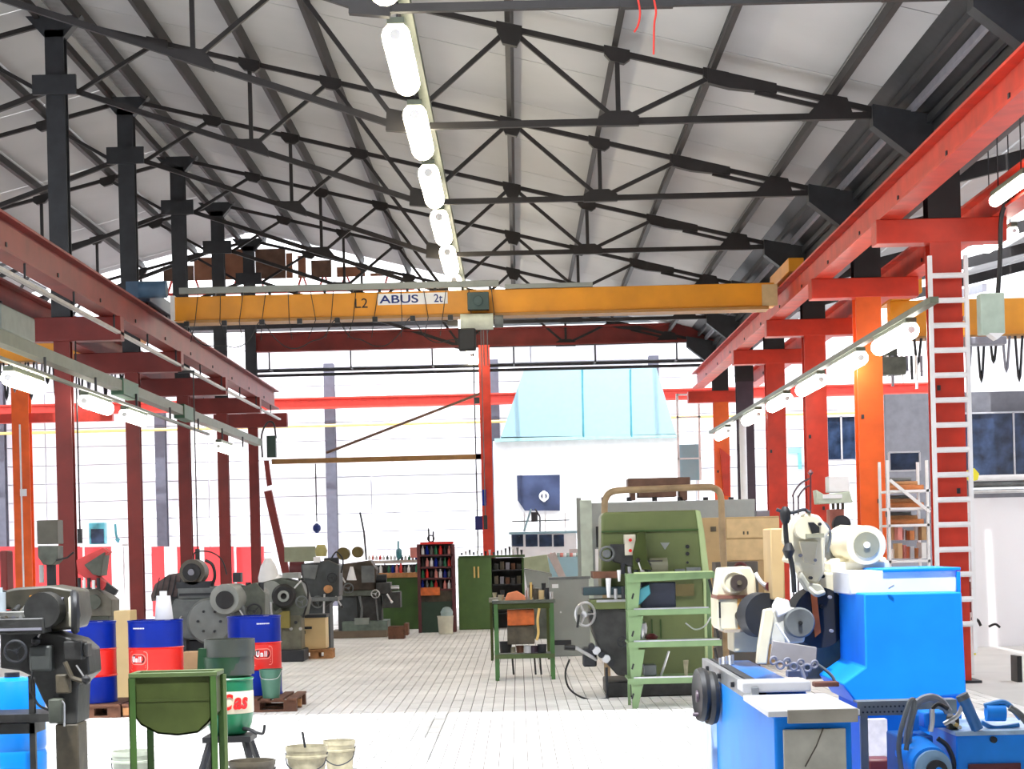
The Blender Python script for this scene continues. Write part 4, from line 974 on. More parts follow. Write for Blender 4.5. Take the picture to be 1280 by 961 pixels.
tag(b.to('transformer_box', BROWN, bevel=.01), 'brown metal box on top of the tall grey cabinet', 'box')
b = B(24.5); b.cv([(757, 700, .3), (757, 640, .3), (758, 624, .3), (764, 615, .3), (776, 612, .3), (800, 611, .3), (880, 608, .3), (895, 609, .3), (903, 616, .3), (905, 635, .3), (906, 670, .3), (908, 705, .3)], 4.2, 12)
p = b.P(757, 700, .3); b.cyl(p, (p.x, p.y, 0), .04); p = b.P(908, 705, .3); b.cyl(p, (p.x, p.y, 0), .04)
tag(b.to('pipe_arch', mat('tan painted pipe', (.34, .24, .13), .45, var=.25)), 'tan pipe arch bending over the green milling machine', 'pipe')
t = tpx('tan_cabinet', 'tan steel cabinet with printed panel right of the green mill', 'cabinet', 27, 930)
B(27).box(872, 646, 976, 828, .0, .6, floor=True).to('body', TAN, t, .01)
B(27).box(908, 648, 974, 672, -.012, .0).box(908, 674, 974, 700, -.012, 0).to('door_panel', mat('tan panel', (.68, .50, .26), .5), t, .004)
B(27).box(928.5, 664, 930.5, 668, -.016, -.012).box(933.5, 664, 935.5, 668, -.016, -.012).to('plate_marks', MUD, t)
B(27).box(888, 658, 895, 664, -.02, 0).to('lock', MUD, t)
o = tpx('niche_box', 'dark open niche box under the tan cabinet panel', 'box', 26, 920)
B(26).box(895, 702, 948, 745, 0, .5, floor=True).to('housing', mat('niche grey', (.10, .09, .08), .6), o, .01)
B(26).ring(925, 712, 8, 2, -.05).to('coil', MATS['crimson motor'], o)

# ---- green milling machine
Y = 22.0; t = tpx('green_mill', 'large light green milling machine behind the stepped shelf', 'machine', Y, 810)
MG = mat('mill green', (.125, .155, .05), .42, var=.12, scale=3)
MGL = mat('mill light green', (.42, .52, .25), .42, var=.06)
B(Y).poly([(752, 645), (756, 640), (873, 637), (877, 664), (880, 720), (886, 800), (888, 868), (790, 868), (790, 740), (752, 735)], .1, .9).to('body', MG, t, .02)
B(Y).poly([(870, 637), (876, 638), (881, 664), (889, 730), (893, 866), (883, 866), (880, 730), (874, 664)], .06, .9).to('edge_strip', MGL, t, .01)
B(Y).box(752, 662, 876, 664, .07, .1).to('lid_seam', DGREEN, t)
B(Y).poly([(796, 666), (806, 664), (808, 700), (815, 712), (790, 712), (790, 690)], -.15, .1).to('head_slide', OLIVE, t, .01)
B(Y).box(780, 668, 794, 694, -.12, .1).to('control_plate', mat('pale control plate', (.6, .57, .45), .45), t, .006)
for yy in (675, 688): B(Y).cy(787, yy, 2, -.15, -.12).to('button', DRUMR, t)
b = B(Y); b.ring(758, 692, 8.5, 1.6, -.15); b.cy(758, 692, 5, -.16, .1); b.to('head_handwheel', GREYM, t)
B(Y).poly([(762, 680), (790, 680), (806, 700), (828, 700), (830, 714), (812, 716), (780, 706), (766, 702)], -.1, .1).to('drive_head', DGREY, t, .01)
b = B(Y); b.cx(812, 834, 708, 11, -.02); b.to('end_motor', mat('end motor olive', (.16, .16, .10), .5), t)
for k in range(5): B(Y).cz(778+k*8, 704+k % 2*4, 717, 3, -.12).to('clamp_bolt', CHROME if k % 2 else DARKST, t)
for q in (683, 692, 703): B(Y).cy(860, q, 2.4 if q < 700 else 1.6, .06, .1).to('push_button', BLACK, t)
B(Y).poly([(826, 678), (838, 678), (832, 687)], .085, .1).to('badge', CABG, t)
B(Y).box(844, 711, 856, 717, .0, .1).box(858, 709, 876, 717, .0, .1).to('terminal_box', GREYM, t)
B(Y).box(740, 714, 770, 722, -.3, .4).to('vice', WOOD, t)
B(Y).box(728, 733, 790, 743, -.2, .3).to('table_body', TEAL if 0 else mat('dark teal iron', (.03, .06, .07), .4), t, .01)
B(Y).box(736, 748, 800, 760, -.35, .3).to('work_table', MG, t, .01)
B(Y).box(744, 748, 800, 751, -.36, .3).to('table_top', CHROME, t)
B(Y).poly([(738, 755), (790, 760), (792, 845), (770, 842), (752, 822), (740, 790), (735, 770)], -.3, .3).to('knee', DGREY, t, .02)
for x, y0, y1, r in ((759, 722, 746, 3.5), (772, 712, 726, 2.5)): B(Y).cz(x, y0, y1, r, -.3, r*.6, 12).to('cutter', WHITE, t)
b = B(Y); b.torus(b.P(730, 766, -.42), (.55, -.83, 0), .13, .016); b.to('table_handwheel', CHROME, t)
b = B(Y); c = b.P(730, 766, -.42); b.cyl(c, b.P(742, 764, -.2), .02); b.cyl(c, b.P(728, 766, -.46), .035)
for a in (0, 2.1, 4.2): b.bar(c, c+Vector((.83*math.cos(a), .55*math.cos(a), math.sin(a)))*.13, .02, .012)
b.to('handwheel_hub', CHROME, t)
B(Y).tb([(722, 766, -.5), (720, 782, -.5)], 1.5).to('wheel_handle', BLACK, t)
B(Y).tb([(717, 806, -.5), (744, 822, -.35)], 2.2).to('lever_rod', CHROME, t)
B(Y).tb([(704, 806, -.52), (717, 807, -.5)], 3.2).to('lever_grip', BLACK, t)
for k in range(5): B(Y).cy(738+k*6, 806+k*5, 4+k % 2, -.4, -.2).to('hub_knob', CHROME if k % 2 else DARKST, t)
B(Y).box(728, 808, 745, 832, -.2, .1).to('support_foot', DARKST, t, .02)
B(Y).box(758, 850, 872, 880, -.2, .9, floor=True).to('base', DGREY, t, .02)
B(Y).cz(757, 832, 872, 1.8, -.3).to('elevating_rod', DARKST, t)
b = B(Y); b.cv([(711, 822, -.3), (706, 838, -.3), (709, 855, -.3), (720, 866, -.3), (738, 872, -.3), (760, 870, -.3)], 1.2); tag(b.to('floor_cable', BLACK), 'black cable looping over the floor beside the green mill', 'cable')

# ---- stepped green shelf stand
Y = 20.3; t = tpx('shelf_stand', 'light green stand with four shelves and tapered side panels', 'shelf', Y, 840)
SG = mat('stand green', (.18, .28, .13), .42, var=.1)
b = B(Y); b.poly([(783, 724), (801, 724), (797, 770), (804, 770), (798, 812), (806, 812), (800, 852), (805, 852), (797, 888), (791, 888), (786, 800)], .0, .03); b.to('side_panel', SG, t)
b = B(Y); b.poly([(783, 718), (892, 714), (895, 722), (783, 728)], -.02, .0); b.to('front_lip', SG, t)
for i, (ya, yb, xr, dd) in enumerate([(716, 727, 893, .45), (761, 768, 888, .5), (801, 810, 902, .55), (847, 855, 872, .6)]):
    b = B(Y); p0, p1 = b.P(785, ya), b.P(xr, ya); z = (p0.z+p1.z)/2
    b.bx(p0.x, Y-.02, z-.06, p1.x, Y+.0, z+.0).bx(p0.x, Y, z-.02, p1.x, Y+dd, z); b.to('shelf', SG, t)
    b = B(Y); b.bx(p0.x+.06, Y-.022, z, p1.x-.02, Y+.03, z+.015); b.to('shelf_edge', CHROME if i else MGL, t)
b = B(Y); b.tb([(887, 724, .05), (896, 765, .05)], 1.8); b.tb([(893, 768, .05), (901, 806, .05)], 1.8); b.tb([(894, 810, .05), (898, 830, .05)], 1.8); b.to('chain_brace', BLACK, t)
p = B(Y).P(892, 800); B().bx(p.x-.02, Y+.42, 0, p.x+.02, Y+.46, 1.4).to('rear_post', SG, t)
p = B(Y).P(786, 800); B().bx(p.x, Y+.42, 0, p.x+.03, Y+.46, 1.4).to('rear_post', SG, t)
for q in (745, 792, 833, 870): b = B(Y); b.poly([(789, q+3), (791, q-4), (793, q-3), (791, q+4)], -.004, .0); b.to('slot', BLACK, t)
b = B(Y); b.box(802, 728, 846, 760, .12, .35); tag(b.to('slate_case', mat('slate blue', (.02, .025, .045), .5), bevel=.01), 'dark slate case on the second shelf of the green stand', 'case')
b = B(Y); b.poly([(786, 754), (796, 738), (812, 730), (814, 742), (800, 756), (790, 760)], .05, .25); tag(b.to('teal_cloth', TEAL, bevel=.01), 'teal cloth bunched beside the slate case', 'cloth')
b = B(Y); b.lathe(b.P(804, 800, .2), [(.045, 0), (.06, .12), (.05, .17), (.01, .2)], 16); tag(b.to('steel_flask', CHROME), 'steel flask on the third shelf of the green stand', 'flask')
b = B(Y); b.lathe(b.P(816, 800, .2), [(.06, 0), (.07, .03), (.03, .06)], 14); tag(b.to('red_pot', MATS['crimson motor']), 'low crimson pot beside the steel flask', 'pot')
b = B(Y); b.box(806, 832, 822, 846, .15, .35); tag(b.to('steel_block', GREYM, bevel=.01), 'grey steel block on the lowest shelf of the green stand', 'block')
b = B(Y); b.tb([(828, 846, .2), (834, 828, .2), (838, 815, .2)], 1.6); tag(b.to('steel_bar', CHROME), 'steel bar leaning on the lowest green shelf', 'bar')
b = B(Y); b.cz(859, 826, 846, 3.5, .15, 2, 12); tag(b.to('white_cone', BUCK), 'pale cone tool on the lowest shelf of the green stand', 'tool')
b = B(Y); b.cv([(860, 780, .3), (872, 788, .3), (884, 784, .3), (892, 772, .3)], 1); tag(b.to('white_cable', WHITE), 'white cable drooping behind the third green shelf', 'cable')

# ---- more working parts on the machines
def roots(n): return [o for o in bpy.data.objects if o.parent is None and o.name.split('.')[0] == n][0]
def wheel(t, Y, x, y, d, r, m, axis=(0, 1, 0), nm='handwheel'):
    b = B(Y); c = b.P(x, y, d); R = r/b.k; b.torus(c, axis, R, R*.14); a = Vector(axis).normalized(); u = a.orthogonal().normalized(); v = a.cross(u)
    for q in range(3):
        e = u*math.cos(q*2.094)+v*math.sin(q*2.094); b.bar(c, c+e*R, R*.16, R*.12)
    b.cyl(c-a*R*.2, c+a*R*.2, R*.25, n=12); b.to(nm, m, t)
def lever(t, Y, x0, y0, x1, y1, d, m=CHROME, km=BLACK):
    b = B(Y); b.tb([(x0, y0, d), (x1, y1, d)], 1.1); b.to('shift_lever', m, t)
    b = B(Y); c = b.P(x1, y1, d); b.lathe(c-Vector((0, 0, .03)), [(.005, 0), (.028, .02), (.028, .04), (.005, .06)], 10); b.to('ball_grip', km, t)
t = roots('universal_mill')
wheel(t, 33.5, 398, 752, -.15, 7, GREYM); wheel(t, 33.5, 416, 722, -.1, 6, DARKST)
lever(t, 33.5, 386, 748, 379, 760, -.1); lever(t, 33.5, 420, 745, 428, 758, -.1)
B(33.5).box(384, 746, 424, 751, -.25, .6).to('work_table', GREYM, t, .01)
B(33.5).cx(404, 422, 702, 5, .2).to('ram_motor', DARKST, t)
B(33.5).cv([(412, 700, .1), (420, 690, .1), (428, 700, .1), (426, 716, .1)], 1).to('cable', BLACK, t)
t = roots('long_lathe')
wheel(t, 38.5, 436, 735, -.1, 6, GREYM); wheel(t, 38.5, 470, 742, -.15, 5, CHROME)
B(38.5).cx(462, 482, 724, 6, .3).to('chuck', DARKST, t); B(38.5).box(470, 728, 488, 742, .0, .5).to('tailstock', DGREY, t, .01)
B(38.5).box(478, 740, 500, 760, .1, .6).to('end_cover', DGREY, t, .01); B(38.5).cx(480, 498, 735, 3, .2).to('centre_bar', CHROME, t)
lever(t, 38.5, 432, 728, 426, 718, -.05); lever(t, 38.5, 484, 742, 490, 752, -.1, km=WHITE)
B(38.5).box(444, 772, 462, 780, -.2, .0).to('coolant_tray', mat('tray grey', (.22, .25, .22), .5), t)
B(38.5).tb([(470, 745, -.1), (473, 776, -.1)], 1).to('feed_rod', GREYM, t)
t = roots('turret_mill')
wheel(t, 30.5, 378, 752, -.1, 7, GREYM); lever(t, 30.5, 368, 735, 378, 724, .0); lever(t, 30.5, 346, 790, 338, 800, .0)
B(30.5).box(352, 716, 372, 723, .1, .5).to('ram_top', mat('light machine grey', (.26, .27, .25)), t, .01)
for k in range(4): B(30.5).cy(357+k*6, 778+k % 2*8, 2, .06, .1).to('bolt', CHROME if k % 2 else DARKST, t)
B(30.5).cv([(372, 724, .1), (382, 730, .1), (384, 748, .1), (378, 772, .1)], 1.3).to('cable_conduit', BLACK, t)
t = roots('horizontal_mill')
for k in range(6): B(25).cy(250+14*math.cos(k*1.05)+14, 776+14*math.sin(k*1.05), 1.6, -.19, -.15).to('bolt', DARKST, t)
B(25).box(224, 741, 280, 744, -.02, .0).to('slide_strip', DARKST, t)
lever(t, 25, 300, 762, 310, 778, -.05); lever(t, 25, 228, 770, 216, 786, -.05)
wheel(t, 25, 318, 764, .0, 9, DARKST)
B(25).cv([(270, 748, .0), (280, 770, -.1), (296, 790, -.05), (300, 806, .0)], 1.6).to('hose', BLACK, t)
B(25).box(288, 716, 298, 728, .2, .4).to('oil_cup', DARKST, t)
t = roots('milling_machine')
for k in range(6): B(12).cy(76+(k % 3)*9, 748+(k//3)*18, 1.6, .03, .06).to('bolt', GREYST, t)
lever(t, 12, 62, 778, 50, 800, -.1); lever(t, 12, 100, 830, 112, 848, -.1)
wheel(t, 12, 30, 812, -.2, 13, DARKST)
B(12).cv([(46, 838, -.1), (44, 858, -.1), (52, 878, -.1), (66, 886, -.1)], 1.6).to('hose', BLACK, t)
B(12).box(72, 842, 90, 866, -.06, .0).to('saddle_plate', MUD, t, .01)
B(12).box(-20, 784, 60, 787, -.17, -.15).to('table_slot', GREYST, t)
for k in range(6): B(12).cyl(B(12).P(4+k*9, 771, -.1), B(12).P(6+k*9, 768-k % 3*2, .1), .012, n=8).to('metal_piece', [CHROME, MUD, GREYST][k % 3], t)
t = roots('green_mill')
lever(t, 22, 800, 712, 796, 700, -.2); wheel(t, 22, 776, 800, -.35, 6, DARKST)
for k in range(5): B(22).cz(768+k*9, 735-k % 2*3, 748, 2.2, -.3).to('clamp_nut', [CHROME, DARKST, WHITE][k % 3], t)
B(22).box(840, 730, 868, 745, .04, .1).to('oil_stain_plate', mat('oil brown', (.13, .10, .03), .5), t)
for x in (815, 826): B(22).box(x, 774, x+1.5, 806, .08, .1).to('door_seam', DGREEN, t)
# second small table and vice stand behind the work table
Y = 29.5; t = tpx('side_table', 'dull green side table behind the aisle work table', 'table', Y, 640)
for x in (613, 684):
    for d in (0, .5): B(Y).box(x, 752, x+3, 830, d, d+.05, floor=True).to('leg', OLIVE, t)
B(Y).box(611, 747, 689, 752, -.02, .58).to('table_top', mat('worn bench top', (.2, .2, .15), .6, var=.4), t)
for k, (x, h, m, d) in enumerate([(618, 6, BUCK, 'cream'), (628, 9, DARKST, 'charcoal'), (664, 16, MUD, 'tall brown'), (672, 12, CHROME, 'bright'), (680, 18, DARKST, 'tall charcoal')]):
    b = B(Y); b.cz(x, 747-h, 747, 3, .2, 2, 10); tag(b.to('tool_piece', m), d+' tool standing on the side table behind', 'tool', 'tools on the side table')
# ================================================================== blue and cream grinding machine on the right
t = thing('grinding_machine', 'big blue and cream grinding machine in the right foreground', 'machine', (1.6, 12, 0))
GI = mat('ground iron', (.34, .36, .38), .35, .7, var=.15)
GB = B(10)
xl, xr = GB.P(972, 885).x, GB.P(1070, 885).x
# bed base
B().prism([(xl, 10.15, 0), (xr, 10.15, 0), (xr, 10.15, .79), (xl, 10.15, .79)], (0, 4.1, 0)).to('bed_base', BLUE, t, .015)
B(10).box(984, 914, 1063, 975, .125, .15).to('front_panel', mat('pale worn panel', (.55, .53, .44), .55, var=.2), t, .004)
B(10).tb([(1033, 912, .1), (1024, 935, .1), (1010, 961, .1)], .9).to('crack_cable', MUD, t)
B().bx(xl-.05, 10, .80, xr+.02, 11.1, .83).to('table_end_plate', WHITE, t, .004)  # table top lit from above, the brightness put into its white colour
B().bx(xl+.05, 9.995, .765, xr+.01, 10.02, .835).to('table_end_face', mat('worn table end', (.40, .37, .30), .5), t, .004)
B().bx(xl+.10, 10.06, .76, xr-.08, 10.14, .80).to('table_gap', BLACK, t)
B().bx(xl-.05, 11.12, .84, xr-.06, 11.4, .90).to('cross_cover', WHITE, t, .01)
B(11.2).box(1015, 851, 1046, 857, -.09, .0).to('leather_pad', mat('rust leather', (.22, .09, .06), .7), t, .006)
# slide rails
B().bx(xl-.0, 11.1, .78, xl+.04, 14.1, .87).to('guide_rail', GI, t, .004)
B().bx(xl+.06, 11.4, .79, xl+.12, 14.1, .865).to('guide_rail', DARKST, t, .004)
B().bx(xl+.12, 11.4, .79, xr-.05, 14.2, .84).to('table_slide', mat('slide blue', (.02, .13, .42), .4), t, .004)
for k in range(3): B().bx(xl-.02, 12+k*.8, .81, xl+.002, 12.05+k*.8, .84).to('rail_clamp', BLACK, t)
# side extension box and far feet
B(13.15).box(889, 890, 912, 960, .0, .9, floor=True).to('side_tank', mat('pale blue worn', (.40, .52, .66), .4, var=.25), t, .01)
B(12.4).box(912, 862, 945, 975, .0, .8, floor=True).to('side_wing', BLUE, t, .01)
B(12.38).box(922, 884, 936, 894, -.01, .02).to('wing_slot', BLACK, t)
B(12.38).poly([(926, 903), (942, 903), (942, 924), (922, 930), (920, 922)], -.02, .0).to('peeled_paint', mat('peeled cream', (.50, .52, .42), .6), t)
for i, (x, y) in enumerate(((877, 868), (888, 872))):
    b = B(12.9); b.lathe(b.P(x, y, 0), [(.0, -.015), (.14, -.015), (.17, -.03), (.18, 0), (.17, .03), (.14, .015), (0, .015)], 36, axis=(1, .12, 0)); b.to('handwheel', BLACK, t)
b = B(12.95); b.cyl(b.P(866, 893), b.P(877, 893), .014).cyl(b.P(870, 870), b.P(905, 870), .04); b.to('wheel_shaft', mat('purple iron', (.10, .07, .09), .4), t)
B(13.8).box(893, 845, 912, 880, -.1, .2).to('gear_cover', DARKST, t, .02)
# headstock at the far end
B(13.6).poly([(901, 710), (938, 708), (944, 720), (946, 745), (896, 745)], .0, .35).to('head_motor_box', CREAM, t, .012)
b = B(13.6); b.lathe(b.P(923, 728), [(.082, 0), (.082, -.06), (.06, -.075), (.02, -.075), (.0, -.05)], 24, axis=(0, -1, 0)) if 0 else b.cy(923, 728, 10.5, -.06, .02); b.to('motor_fan_grille', mat('brown black grille', (.05, .035, .03), .5), t)
B(13.6).cy(923, 728, 3, -.07, -.05).to('fan_hub', MUD, t)
b = B(13.6); b.ring(917, 728, 13, 2.5, .0); b.to('motor_flange', CREAM, t)
B(13.6).poly([(896, 747), (955, 747), (962, 757), (962, 780), (950, 788), (900, 788), (897, 782)], -.02, .45).to('headstock', CREAM, t, .015)
B(13.6).box(896, 744, 945, 748, -.03, .4).to('rust_seam', MATS['rust leather'], t)
B(13.6).cy(924, 769, 6, -.05, .0).to('oil_cap', MUD, t)
b = B(13.4); b.cyl(b.P(957, 769, -.02), b.P(949, 769, .12), .155, n=36); b.to('chuck_disc', DARKST, t)
B(13.6).box(917, 788, 957, 815, .02, .4).to('headstock_foot', CREAM, t, .01)
B(13.6).box(905, 786, 952, 790, -.03, .4).to('swivel_plate', mat('swivel tan', (.40, .33, .25), .5), t)
b = B(13.5); b.cv([(944, 716, 0), (952, 728, 0), (962, 735, 0), (972, 748, 0), (978, 758, 0)], 2.5); b.to('white_hose', WHITE, t)
b = B(13.5); b.cy(962, 733, 6, -.05, .1); b.to('dark_coupling', MATS['crimson motor'], t)
for k in range(5): B(13.4).cz(900+k*4, 822-k, 834-k, 1.6, .0).to('stop_screw', WHITE if k % 2 else CHROME, t)
# dressing unit in the middle
b = B(12.2); b.poly([(955, 762), (966, 760), (968, 772), (961, 810), (959, 830), (946, 830), (948, 808)], .0, .08); b.to('arm_leg', CREAM, t, .008)
b = B(12.2); b.poly([(960, 765), (985, 758), (1004, 762), (1010, 780), (1006, 803), (985, 805), (964, 806), (962, 780)], .02, .28); b.to('dresser_body', mat('cream grey', (.66, .64, .55), .45), t, .012)
b = B(12.2); b.poly([(968, 758), (974, 747), (986, 750), (990, 764), (972, 772)], .0, .15); b.to('dresser_cap', WHITE, t, .01)
b = B(12.2); b.lathe(b.P(999, 778, .02), [(.095, 0), (.095, .05), (.085, .065), (.03, .065), (0, .06)], 30, axis=(0, -1, 0)); b.to('dresser_disc', GREYM, t)
B(12.2).cy(999, 778, 2.5, -.07, -.04).to('disc_hole', BLACK, t)
B(12.2).tb([(968, 778, -.08), (984, 802, -.08)], 1.4).to('strut_rod', WHITE, t)
b = B(11.8); b.poly([(966, 800), (968, 801), (1021, 809), (1020, 832), (963, 824)], .0, .04); b.to('splash_plate', mat('plate mauve grey', (.30, .28, .28), .45), t, .004)
for k in range(7):
    b = B(11.8); b.ring(966+k*8.5, 825+(k % 2)*5+k*.8, 4.5, 1.5, -.03, axis=(.3 if k % 2 else -.4, 1, .2)); b.to('chain_link', GREYST, t)
B(11.8).tb([(1000, 834, -.03), (1005, 848, -.03)], 2.2).to('lock_pin', GREYST, t)
b = B(11.8); b.cv([(1018, 828, 0), (1030, 836, 0), (1040, 845, 0), (1045, 855, 0)], 2); b.to('coolant_hose', GREYM, t)
# wheelhead column
b = B(13.0); b.poly([(1040, 712), (1046, 698), (1112, 696), (1115, 712), (1115, 800), (1036, 800), (1030, 740)], .1, 1.0); b.to('wheelhead_body', CREAM, t, .02)
B(13.0).box(1023, 716, 1044, 795, -.05, .2).to('column_front', CREAM, t, .012)
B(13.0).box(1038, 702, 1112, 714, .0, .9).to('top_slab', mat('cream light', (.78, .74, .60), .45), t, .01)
B(13.0).cy(1072, 734, 3, -.02, .1).to('socket', BLACK, t)
b = B(12.9); b.cyl(b.P(1026, 772, .0), b.P(1018, 772, .12), .20, n=40); b.to('grinding_wheel', mat('wheel black', (.02, .02, .022), .7), t)
b = B(12.9); b.poly([(1012, 738), (1019, 735), (1025, 790), (1018, 796)], -.04, .04); b.to('wheel_guard_strip', ORB, t)
B(12.9).box(1004, 800, 1058, 850, .1, .8).to('under_guard', mat('grey olive guard', (.15, .14, .10), .5, var=.3), t, .02)
for yy in (720, 758): B(12.9).cy(1027, yy, 2.4, -.06, .0).to('column_bolt', BLACK, t)
# top swinging head
b = B(12.7); b.poly([(985, 655), (992, 645), (1010, 641), (1024, 644), (1030, 652), (1038, 663), (1032, 672), (1031, 716), (1022, 730), (1008, 728), (998, 706), (984, 702), (990, 684), (984, 678)], .0, .3); b.to('upper_head', CREAM, t, .015)
b = B(12.7); b.cy(1005, 660, 14, -.10, .0); b.to('upper_drum', CREAM, t)
b = B(12.7); b.poly([(1007, 653), (1014, 653), (1021, 659), (1021, 666), (1012, 667)], -.11, -.1); b.to('drum_opening', BLACK, t)
B(12.7).box(1004, 667, 1026, 672, -.14, .0).to('drum_lip', mat('lip olive', (.30, .29, .20), .5), t)
b = B(12.7); b.cv([(978, 640, -.1), (979, 655, -.1), (981, 680, -.1), (986, 700, -.1), (989, 720, -.1), (990, 740, -.1)], 3.2); b.to('black_lever', BLACK, t)
b = B(12.7); b.lathe(b.P(979, 643, -.1), [(.02, -.06), (.035, -.03), (.035, .02), (.015, .05)], 14); b.to('lever_knob', BLACK, t)
b = B(12.7); b.lathe(b.P(983, 688, -.1), [(.02, -.05), (.04, 0), (.02, .05)], 14); b.to('lever_knob', BLACK, t)
b = B(12.7); b.cv([(968, 637, -.1), (980, 641, -.1), (992, 640, -.1), (1005, 637, 0), (1013, 641, 0)], 2.2); b.to('top_pipe', DARKST, t)
b = B(12.7); b.poly([(1001, 714), (1010, 728), (1024, 730), (1030, 737), (1022, 742), (1008, 738), (998, 722)], -.05, .1); b.to('lower_jaw', mat('jaw grey', (.35, .34, .28), .5, var=.3), t, .01)
b = B(12.7); b.tb([(1016, 588, .1), (1016, 643, .1)], 1.2); b.lathe(b.P(1016, 590, .1), [(.005, -.02), (.02, 0), (.005, .02)], 10); b.to('aerial', MATS['crimson motor'], t)
B(13.2).box(966, 660, 983, 750, .1, .5).to('side_cabinet', TAN, t, .01)
# main motor on top
c = B(13.0)
b = B(13.0); b.cyl(b.P(1079, 681, -.06), b.P(1066, 679, .38), .125, n=32); b.to('motor_body', CREAM, t)
b = B(13.0); b.cyl(b.P(1080, 681, -.09), b.P(1080, 681, -.05), .13, n=32); b.to('motor_cowl', CREAM, t)
b = B(13.0); b.cyl(b.P(1080, 681, -.10), b.P(1080, 681, -.088), .085, n=28); b.to('motor_grille', mat('grille olive', (.26, .25, .17), .5), t)
B(13.0).cy(1080, 681, 4, -.115, -.095).to('motor_hub', WHITE, t)
B(13.0).box(1062, 697, 1096, 703, .0, .4).to('motor_foot', CREAM, t)
B(13.0).box(1062, 660, 1074, 668, .0, .2).to('motor_terminal_box', CREAM, t, .006)
for k in range(10):
    a = k*2*PI/10; b = B(13.0); p = b.P(1079, 681, .02)+Vector((math.cos(a), 0, math.sin(a)))*.122; q = b.P(1068, 679, .33)+Vector((math.cos(a), 0, math.sin(a)))*.122
    b.bar(p, q, .012, .02, (math.cos(a), 0, math.sin(a))); b.to('cooling_fin', mat('fin cream', (.55, .52, .40), .5), t)
# belt disc left of motor
b = B(13.2); b.cyl(b.P(1056, 684, .1), b.P(1052, 684, .2), .11, n=28); b.to('belt_disc', GREYM, t)
# blue guard
b = B(12); b.poly([(1080, 742), (1202, 740), (1208, 868), (1071, 880), (1053, 855), (1082, 834)], .0, .95); b.to('blue_guard', BLUE, t, .01)
b = B(12.3); b.box(1062, 713, 1196, 742, .0, .8); b.to('white_cover', WHITE, t, .01)
b = B(12.28); b.box(1104, 710, 1201, 714, .0, .85).box(1196, 714, 1201, 742, .0, .85); b.to('blue_trim', BLUE, t, .004)
b = B(12); p0, p1 = b.P(1078, 866), b.P(1206, 866); b.bx(p0.x, 12.1, 0, p1.x, 12.9, p0.z); b.to('guard_plinth', BLUE, t)

for x, y, d, m in ((1000, 694, -.02, GREYST), (1018, 700, -.02, GREYST), (1024, 655, -.02, DARKST), (1012, 722, -.05, BLACK), (1036, 746, -.05, GREYST), (1038, 788, -.05, GREYST)): B(12.7).cy(x, y, 2, d-.02, d+.04).to('bolt', m, t)
B(12.7).poly([(998, 676), (1022, 676), (1018, 706), (1004, 702)], -.03, .0).to('front_cover', mat('cover cream', (.62, .56, .40), .45), t, .006)
B(12.7).cv([(1024, 650, .1), (1038, 656, .15), (1044, 670, .2), (1040, 690, .2)], 2).to('motor_cable', GREYM, t)
B(12.7).cv([(1010, 735, -.05), (1018, 742, -.08), (1028, 740, -.05)], 3.5).to('jaw_grip', MATS['jaw grey'], t)
B(13.6).box(898, 752, 900, 772, -.05, -.02).to('oil_gauge', BLACK, t)
B(13.6).poly([(921, 748), (926, 748), (925, 786), (922, 786)], -.024, -.02).to('rust_streak', mat('rust stain', (.55, .30, .08), .6), t)
B(11.9).box(985, 838, 1010, 846, .0, .1).to('vice_base', GREYST, t, .004)
B(12.0).tb([(1110, 735, -.02), (1116, 731, -.04)], 1.2).to('cover_latch', CHROME, t)
# perforated cable carrier
b = B(11.0); p0, p1 = b.P(1072, 887), b.P(1196, 884); z = (p0.z+p1.z)/2
t = thing('cable_carrier', 'perforated grey steel cable carrier before the blue guard', 'carrier', ((p0.x+p1.x)/2, 11, z-.05))
B().bx(p0.x, 11.0, z-.035, p1.x, 11.015, z+.035).bx(p0.x, 11.0, z+.035, p1.x, 11.14, z+.045).to('channel', CABG, t)
for k in range(22):
    for j in range(2): B().cyl((p0.x+.03+k*.024+j*.012, 10.994, z-.015+j*.03), (p0.x+.03+k*.024+j*.012, 11.0, z-.015+j*.03), .006, n=6).to('hole', DARKST, t) if k < 12 else None
for x in (p0.x+.02, p1.x-.06): B().bx(x, 11.02, 0, x+.04, 11.06, z-.03).to('leg', CABG, t)

# ---- hydraulic unit
Y = 10.5; t = tpx('hydraulic_unit', 'blue hydraulic power unit with motor and hoses at bottom right', 'machine', Y, 1200)
HB = mat('hydraulic blue', (.015, .27, .88), .4, var=.12, scale=4); HB.node_tree.nodes['Principled BSDF'].inputs['Specular IOR Level'].default_value = .3
B(Y).box(1196, 917, 1330, 990, .0, .7, floor=True).to('oil_tank', HB, t, .01)
B(Y).box(1193, 912, 1335, 918, -.02, .72).to('tank_lid', mat('worn edge blue', (.35, .5, .65), .35, var=.3), t, .004)
B(Y).cy(1241, 924, 4, -.03, .0).to('filler_plug', DARKST, t)
B(Y).box(1210, 954, 1275, 964, -.02, .0).to('maroon_plate', MATS['crimson motor'], t)
b = B(Y); b.cyl(b.P(1152, 952, -.25), b.P(1152, 945, .2), .105, n=32); b.to('pump_motor', HB, t)
b = B(Y); b.cyl(b.P(1153, 953, -.29), b.P(1153, 953, -.25), .095, n=32); b.to('motor_cowl', mat('cowl pale blue', (.25, .42, .60), .35), t)
b = B(Y); b.cyl(b.P(1156, 955, -.31), b.P(1156, 955, -.28), .055, n=28); b.to('motor_grille', BLACK, t)
b = B(Y); b.cyl(b.P(1158, 954, -.33), b.P(1158, 954, -.30), .016, n=14); b.to('motor_hub', HB, t)
B(Y).box(1128, 922, 1172, 975, .1, .45, floor=True).to('motor_mount', mat('shadow blue', (.01, .09, .33), .4), t, .01)
